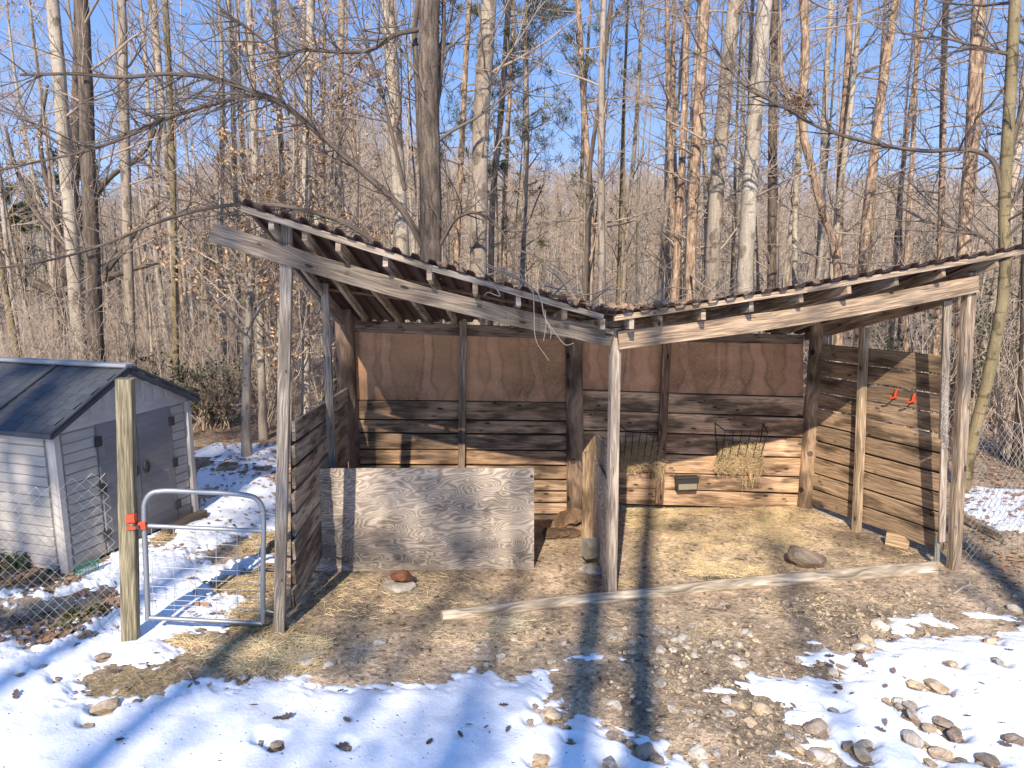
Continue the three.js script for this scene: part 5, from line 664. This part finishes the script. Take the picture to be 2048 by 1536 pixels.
// ---- the wood further back: single trees you can tell apart, then the mass behind them
function proto(seed, H, r, nb, mt, twigM, o = {}) { const rng = rngOf(seed), pts = [], g = new GB(), b = new GB(), tips = []; const lean = (rng() - 0.5) * 0.1; for (let k = 0; k <= 14; k++) { const y = H * k / 14; pts.push(new THREE.Vector3(lean * y + Math.sin(k * 0.7 + seed) * r * 0.9, y - 0.2, Math.cos(k * 0.6 + seed) * r * 0.9)); } const rad = pts.map((p, k) => r * (1.1 - 0.95 * k / 14)); g.tube(pts, rad, o.sides ?? 7, { us: 1 });
  for (let k = 0; k < nb; k++) { const y = ur(rng, o.from ?? H * 0.18, H * 0.98), i = Math.min(13, Math.floor(y / H * 14)), a = rng() * 6.28; bough(b, pts[i].clone().lerp(pts[i + 1], y / H * 14 - i), new THREE.Vector3(Math.cos(a), ur(rng, 0.15, 1.2), Math.sin(a)), ur(rng, 0.8, 2.4) * (H / 14) * (o.spread ?? 1), Math.max(0.012, r * 0.22), 0, rng, { kids: o.kids ?? 4, kids2: 2, depth: o.depth ?? 2, min: o.min ?? 0.005, jit: 0.34, tips }); }
  return { trunk: g.geo(), branches: b.geo(), mt, twigM, H }; }
const protos = [proto(21, 15, 0.085, 9, M.pale, M.twig), proto(22, 14, 0.065, 9, M.greyBark, M.twigPale), proto(23, 16, 0.085, 11, M.pine, M.twigPale), proto(24, 9, 0.04, 14, M.darkBark, M.limb), proto(25, 9, 0.032, 9, M.pale, M.twigPale), proto(26, 13, 0.05, 10, M.olive, M.twig)];
const kindLabel = ['pale bare tree among the wood behind the shelter', 'grey bare tree among the wood behind the shelter', 'orange brown pine pole among the wood behind the shelter', 'thin dark sapling among the wood behind the shelter', 'thin pale sapling among the wood behind the shelter', 'slender olive tinted tree among the wood behind the shelter'], kindGroup = ['pale trees of the wood', 'grey trees of the wood', 'pine poles of the wood', 'dark saplings of the wood', 'pale saplings of the wood', 'olive trees of the wood'];
{ const r = rngOf(4242); let k = 0; while (k < 128) { const d = ur(r, 12.5, 30), x = ur(r, -0.85, 0.85) * d; if (d < 14.5 && x > -3 && x < 5 && r() < 0.6) continue; if (x < -1.2 && x > -8 && d < 17) continue; const i = [0, 0, 1, 1, 2, 3, 4, 4, 5, 5][Math.floor(r() * 10)], p = protos[i], g = thing('woodland_tree', kindLabel[i], 'tree', V(x, groundY(x, d), d), kindGroup[i]); g.userData.local = true; const tr = part('trunk', p.trunk, p.mt, g), br = part('branches', p.branches, p.twigM, g); g.rotation.y = r() * 6.28; const s = ur(r, 0.75, 1.25); g.scale.set(s, s * ur(r, 0.9, 1.15), s); g.rotation.z = (r() - 0.5) * 0.12; k++; } }
const SKYLINE = [[-800, 470], [0, 440], [390, 325], [517, 285], [586, 240], [720, 200], [807, 255], [1000, 315], [1221, 328], [1850, 345], [2900, 360]];
function skyTop(x, d) { const px = 1024 + FOCAL * x / (d * CP); for (let k = 1; k < SKYLINE.length; k++) if (px < SKYLINE[k][0]) { const a = SKYLINE[k - 1], b = SKYLINE[k], y = mix(a[1], b[1], clamp((px - a[0]) / (b[0] - a[0]), 0, 1)); return EYE + d * Math.tan(Math.atan((768 - y) / FOCAL) - PITCH); } return 8; }
{ // far wood on the hillside: one mass
  const far = [proto(31, 15, 0.13, 22, M.pale, M.twigPale, { depth: 1, kids: 6, sides: 5, min: 0.014 }), proto(32, 13, 0.10, 22, M.greyBark, M.twig, { depth: 1, kids: 6, sides: 5, min: 0.014 }), proto(33, 16, 0.14, 26, M.pine, M.twigPale, { depth: 1, kids: 6, sides: 5, min: 0.014 }), proto(34, 10, 0.06, 24, M.pale, M.twigPale, { depth: 1, kids: 6, sides: 4, from: 1, min: 0.012 })], r = rngOf(999), lists = [[], [], [], []];
  for (let k = 0; k < 3700; k++) { const u = r(), d = u < 0.16 ? ur(r, 30, 60) : ur(r, 55, 165), x = ur(r, -0.95, 0.95) * d; lists[Math.floor(r() * 4)].push([x, d, r(), r(), r()]); }
  const e = new THREE.Euler(), q = new THREE.Quaternion(), m4 = new THREE.Matrix4();
  far.forEach((p, i) => { for (const [nm, geo, mt, lb] of [['distant_trunks', p.trunk, p.mt, 'mass of bare trunks covering the far hillside'], ['distant_branches', p.branches, p.twigM, 'haze of bare twigs covering the far hillside']]) { const im = new THREE.InstancedMesh(geo, mt, lists[i].length); lists[i].forEach(([x, d, a, b, c], k) => { e.set((b - 0.5) * 0.1, a * 6.28, (c - 0.5) * 0.1); q.setFromEuler(e); const gy = groundY(x, d), s = Math.min(0.65 + 0.6 * b, Math.max(2.5, (skyTop(x, d) - gy)) * (0.62 + 0.42 * c) / far[i].H); m4.compose(V(x, gy, d), q, new THREE.Vector3(mix(s, 0.8, 0.4), s, mix(s, 0.8, 0.4))); im.setMatrixAt(k, m4); }); im.name = numbered(nm); scene.add(shadowOn(tag(im, lb, 'woodland', 'far hillside wood', 'stuff'))); } });
  // undergrowth: thin whippy stems on the woodland floor
  const b = new GB(), rr = rngOf(55); for (let k = 0; k < 7; k++) bough(b, new THREE.Vector3((rr() - 0.5) * 0.3, -0.05, (rr() - 0.5) * 0.3), new THREE.Vector3((rr() - 0.5) * 0.7, 1, (rr() - 0.5) * 0.7), ur(rr, 1.0, 2.4), 0.011, 0, rr, { kids: 5, kids2: 3, jit: 0.4, min: 0.003 }); const bg = b.geo(), L = []; for (let k = 0; k < 700; k++) { const d = 11.5 + 34 * r() * r(), x = ur(r, -0.85, 0.85) * d; if (x < -1.6 && x > -7.5 && d < 14.5) continue; if (d < 12.3 && x > -3.2 && x < 5) continue; if (x > 4 && d < 16 && r() < 0.75) continue; L.push([x, d, r(), r()]); }
  for (const [mt, j] of [[M.twigPale, 0], [M.twigPale, 1]]) { const sub = L.filter((_, k) => k % 2 === j), im = new THREE.InstancedMesh(bg, mt, sub.length); sub.forEach(([x, d, a, s], k) => { e.set(0, a * 6.28, 0); q.setFromEuler(e); const z = 0.5 + 1.0 * s; m4.compose(V(x, groundY(x, d), d), q, new THREE.Vector3(z, z * 1.1, z)); im.setMatrixAt(k, m4); }); im.name = numbered('undergrowth'); scene.add(shadowOn(tag(im, j ? 'brown whippy undergrowth on the woodland floor' : 'pale whippy undergrowth on the woodland floor', 'undergrowth', null, 'stuff'))); }
}
// ---- trees behind the camera whose shadows fall over the yard
function shadeTree(px, py, back, H, r0, o = {}) { const q = gp(px, py), x = q.x - Math.sin(SUN_AZ) * back, d = -q.z - Math.cos(SUN_AZ) * back, rng = rngOf(px + 7), pts = [], rad = []; for (let k = 0; k <= 16; k++) { const y = H * k / 16; pts.push(new THREE.Vector3(x + Math.sin(k * 0.8 + px) * 0.08, y - 0.2 + groundY(x, d), -d + Math.cos(k * 0.7) * 0.06)); rad.push(r0 * (1.15 - 0.75 * k / 16)); }
  const t = thing('yard_tree', o.label, 'tree', pts[0].clone(), o.group), g = new GB(); g.tube(pts, rad, 10, { rough: 0.1, seed: px, us: 1 }); part('trunk', g.geo(), M.greyBark, t); const b = new GB(), tips = []; for (let k = 0; k < (o.nb ?? 22); k++) { const f = ur(rng, o.from ?? 0.5, 0.99), i = Math.min(15, Math.floor(f * 16)), a = rng() * 6.28; bough(b, pts[i].clone().lerp(pts[i + 1], f * 16 - i), new THREE.Vector3(Math.cos(a), ur(rng, 0.1, 1), Math.sin(a)), ur(rng, 1.2, 3.2) * (o.spread ?? 1), 0.05, 0, rng, { kids: 5, kids2: 4, min: 0.006, tips }); } part('branches', b.geo(), M.twig, t);
  if (o.needles) { const nb = new GB(), N = new THREE.Vector3(), D = new THREE.Vector3(); for (let k = 0; k < o.needles; k++) { const tp = tips[Math.floor(rng() * tips.length)], c = tp[tp.length - 1].clone().lerp(tp[0], rng() * 0.5); for (let j = 0; j < 8; j++) { D.set(rng() - 0.5, rng() - 0.4, rng() - 0.5).normalize(); N.set(rng() - 0.5, rng(), rng() - 0.5).normalize(); nb.leaf(c, D, 0.05, ur(rng, 0.14, 0.26), N); } } part('needles', nb.geo(), M.needle, t); } }
const YL = 'bare yard tree standing behind the viewpoint, casting a trunk shadow on the yard', YG = 'yard trees behind the viewpoint', EL = 'tall evergreen standing behind the viewpoint that dapples the yard', EG = 'evergreens behind the viewpoint';
shadeTree(1292, 1400, 15, 24, 0.15, { label: YL, group: YG, nb: 5, spread: 0.5 }); shadeTree(1178, 1320, 17, 24, 0.18, { label: YL, group: YG, nb: 5, spread: 0.5 }); shadeTree(1680, 1400, 24, 26, 0.10, { label: YL, group: YG, nb: 11, spread: 0.8 }); shadeTree(2035, 1200, 18, 22, 0.2, { label: YL, group: YG, nb: 11, spread: 0.8 }); shadeTree(330, 1430, 23, 27, 0.2, { label: YL, group: YG, nb: 11, spread: 0.8 }); shadeTree(80, 1330, 23, 27, 0.2, { label: YL, group: YG, nb: 11, spread: 0.8 });
shadeTree(800, 1330, 25, 23, 0.12, { label: EL, group: EG, needles: 380, from: 0.66, nb: 16, spread: 0.8 }); shadeTree(955, 1330, 23, 26, 0.11, { label: YL, group: YG, nb: 8, spread: 0.6 }); shadeTree(75, 1120, 24, 25, 0.16, { label: EL, group: EG, needles: 800, from: 0.62, nb: 24, spread: 0.9 });

scene.traverse(m => { if (m.isMesh) { m.castShadow = true; m.receiveShadow = true; } delete m.userData.local; });
renderer.render(scene, camera);
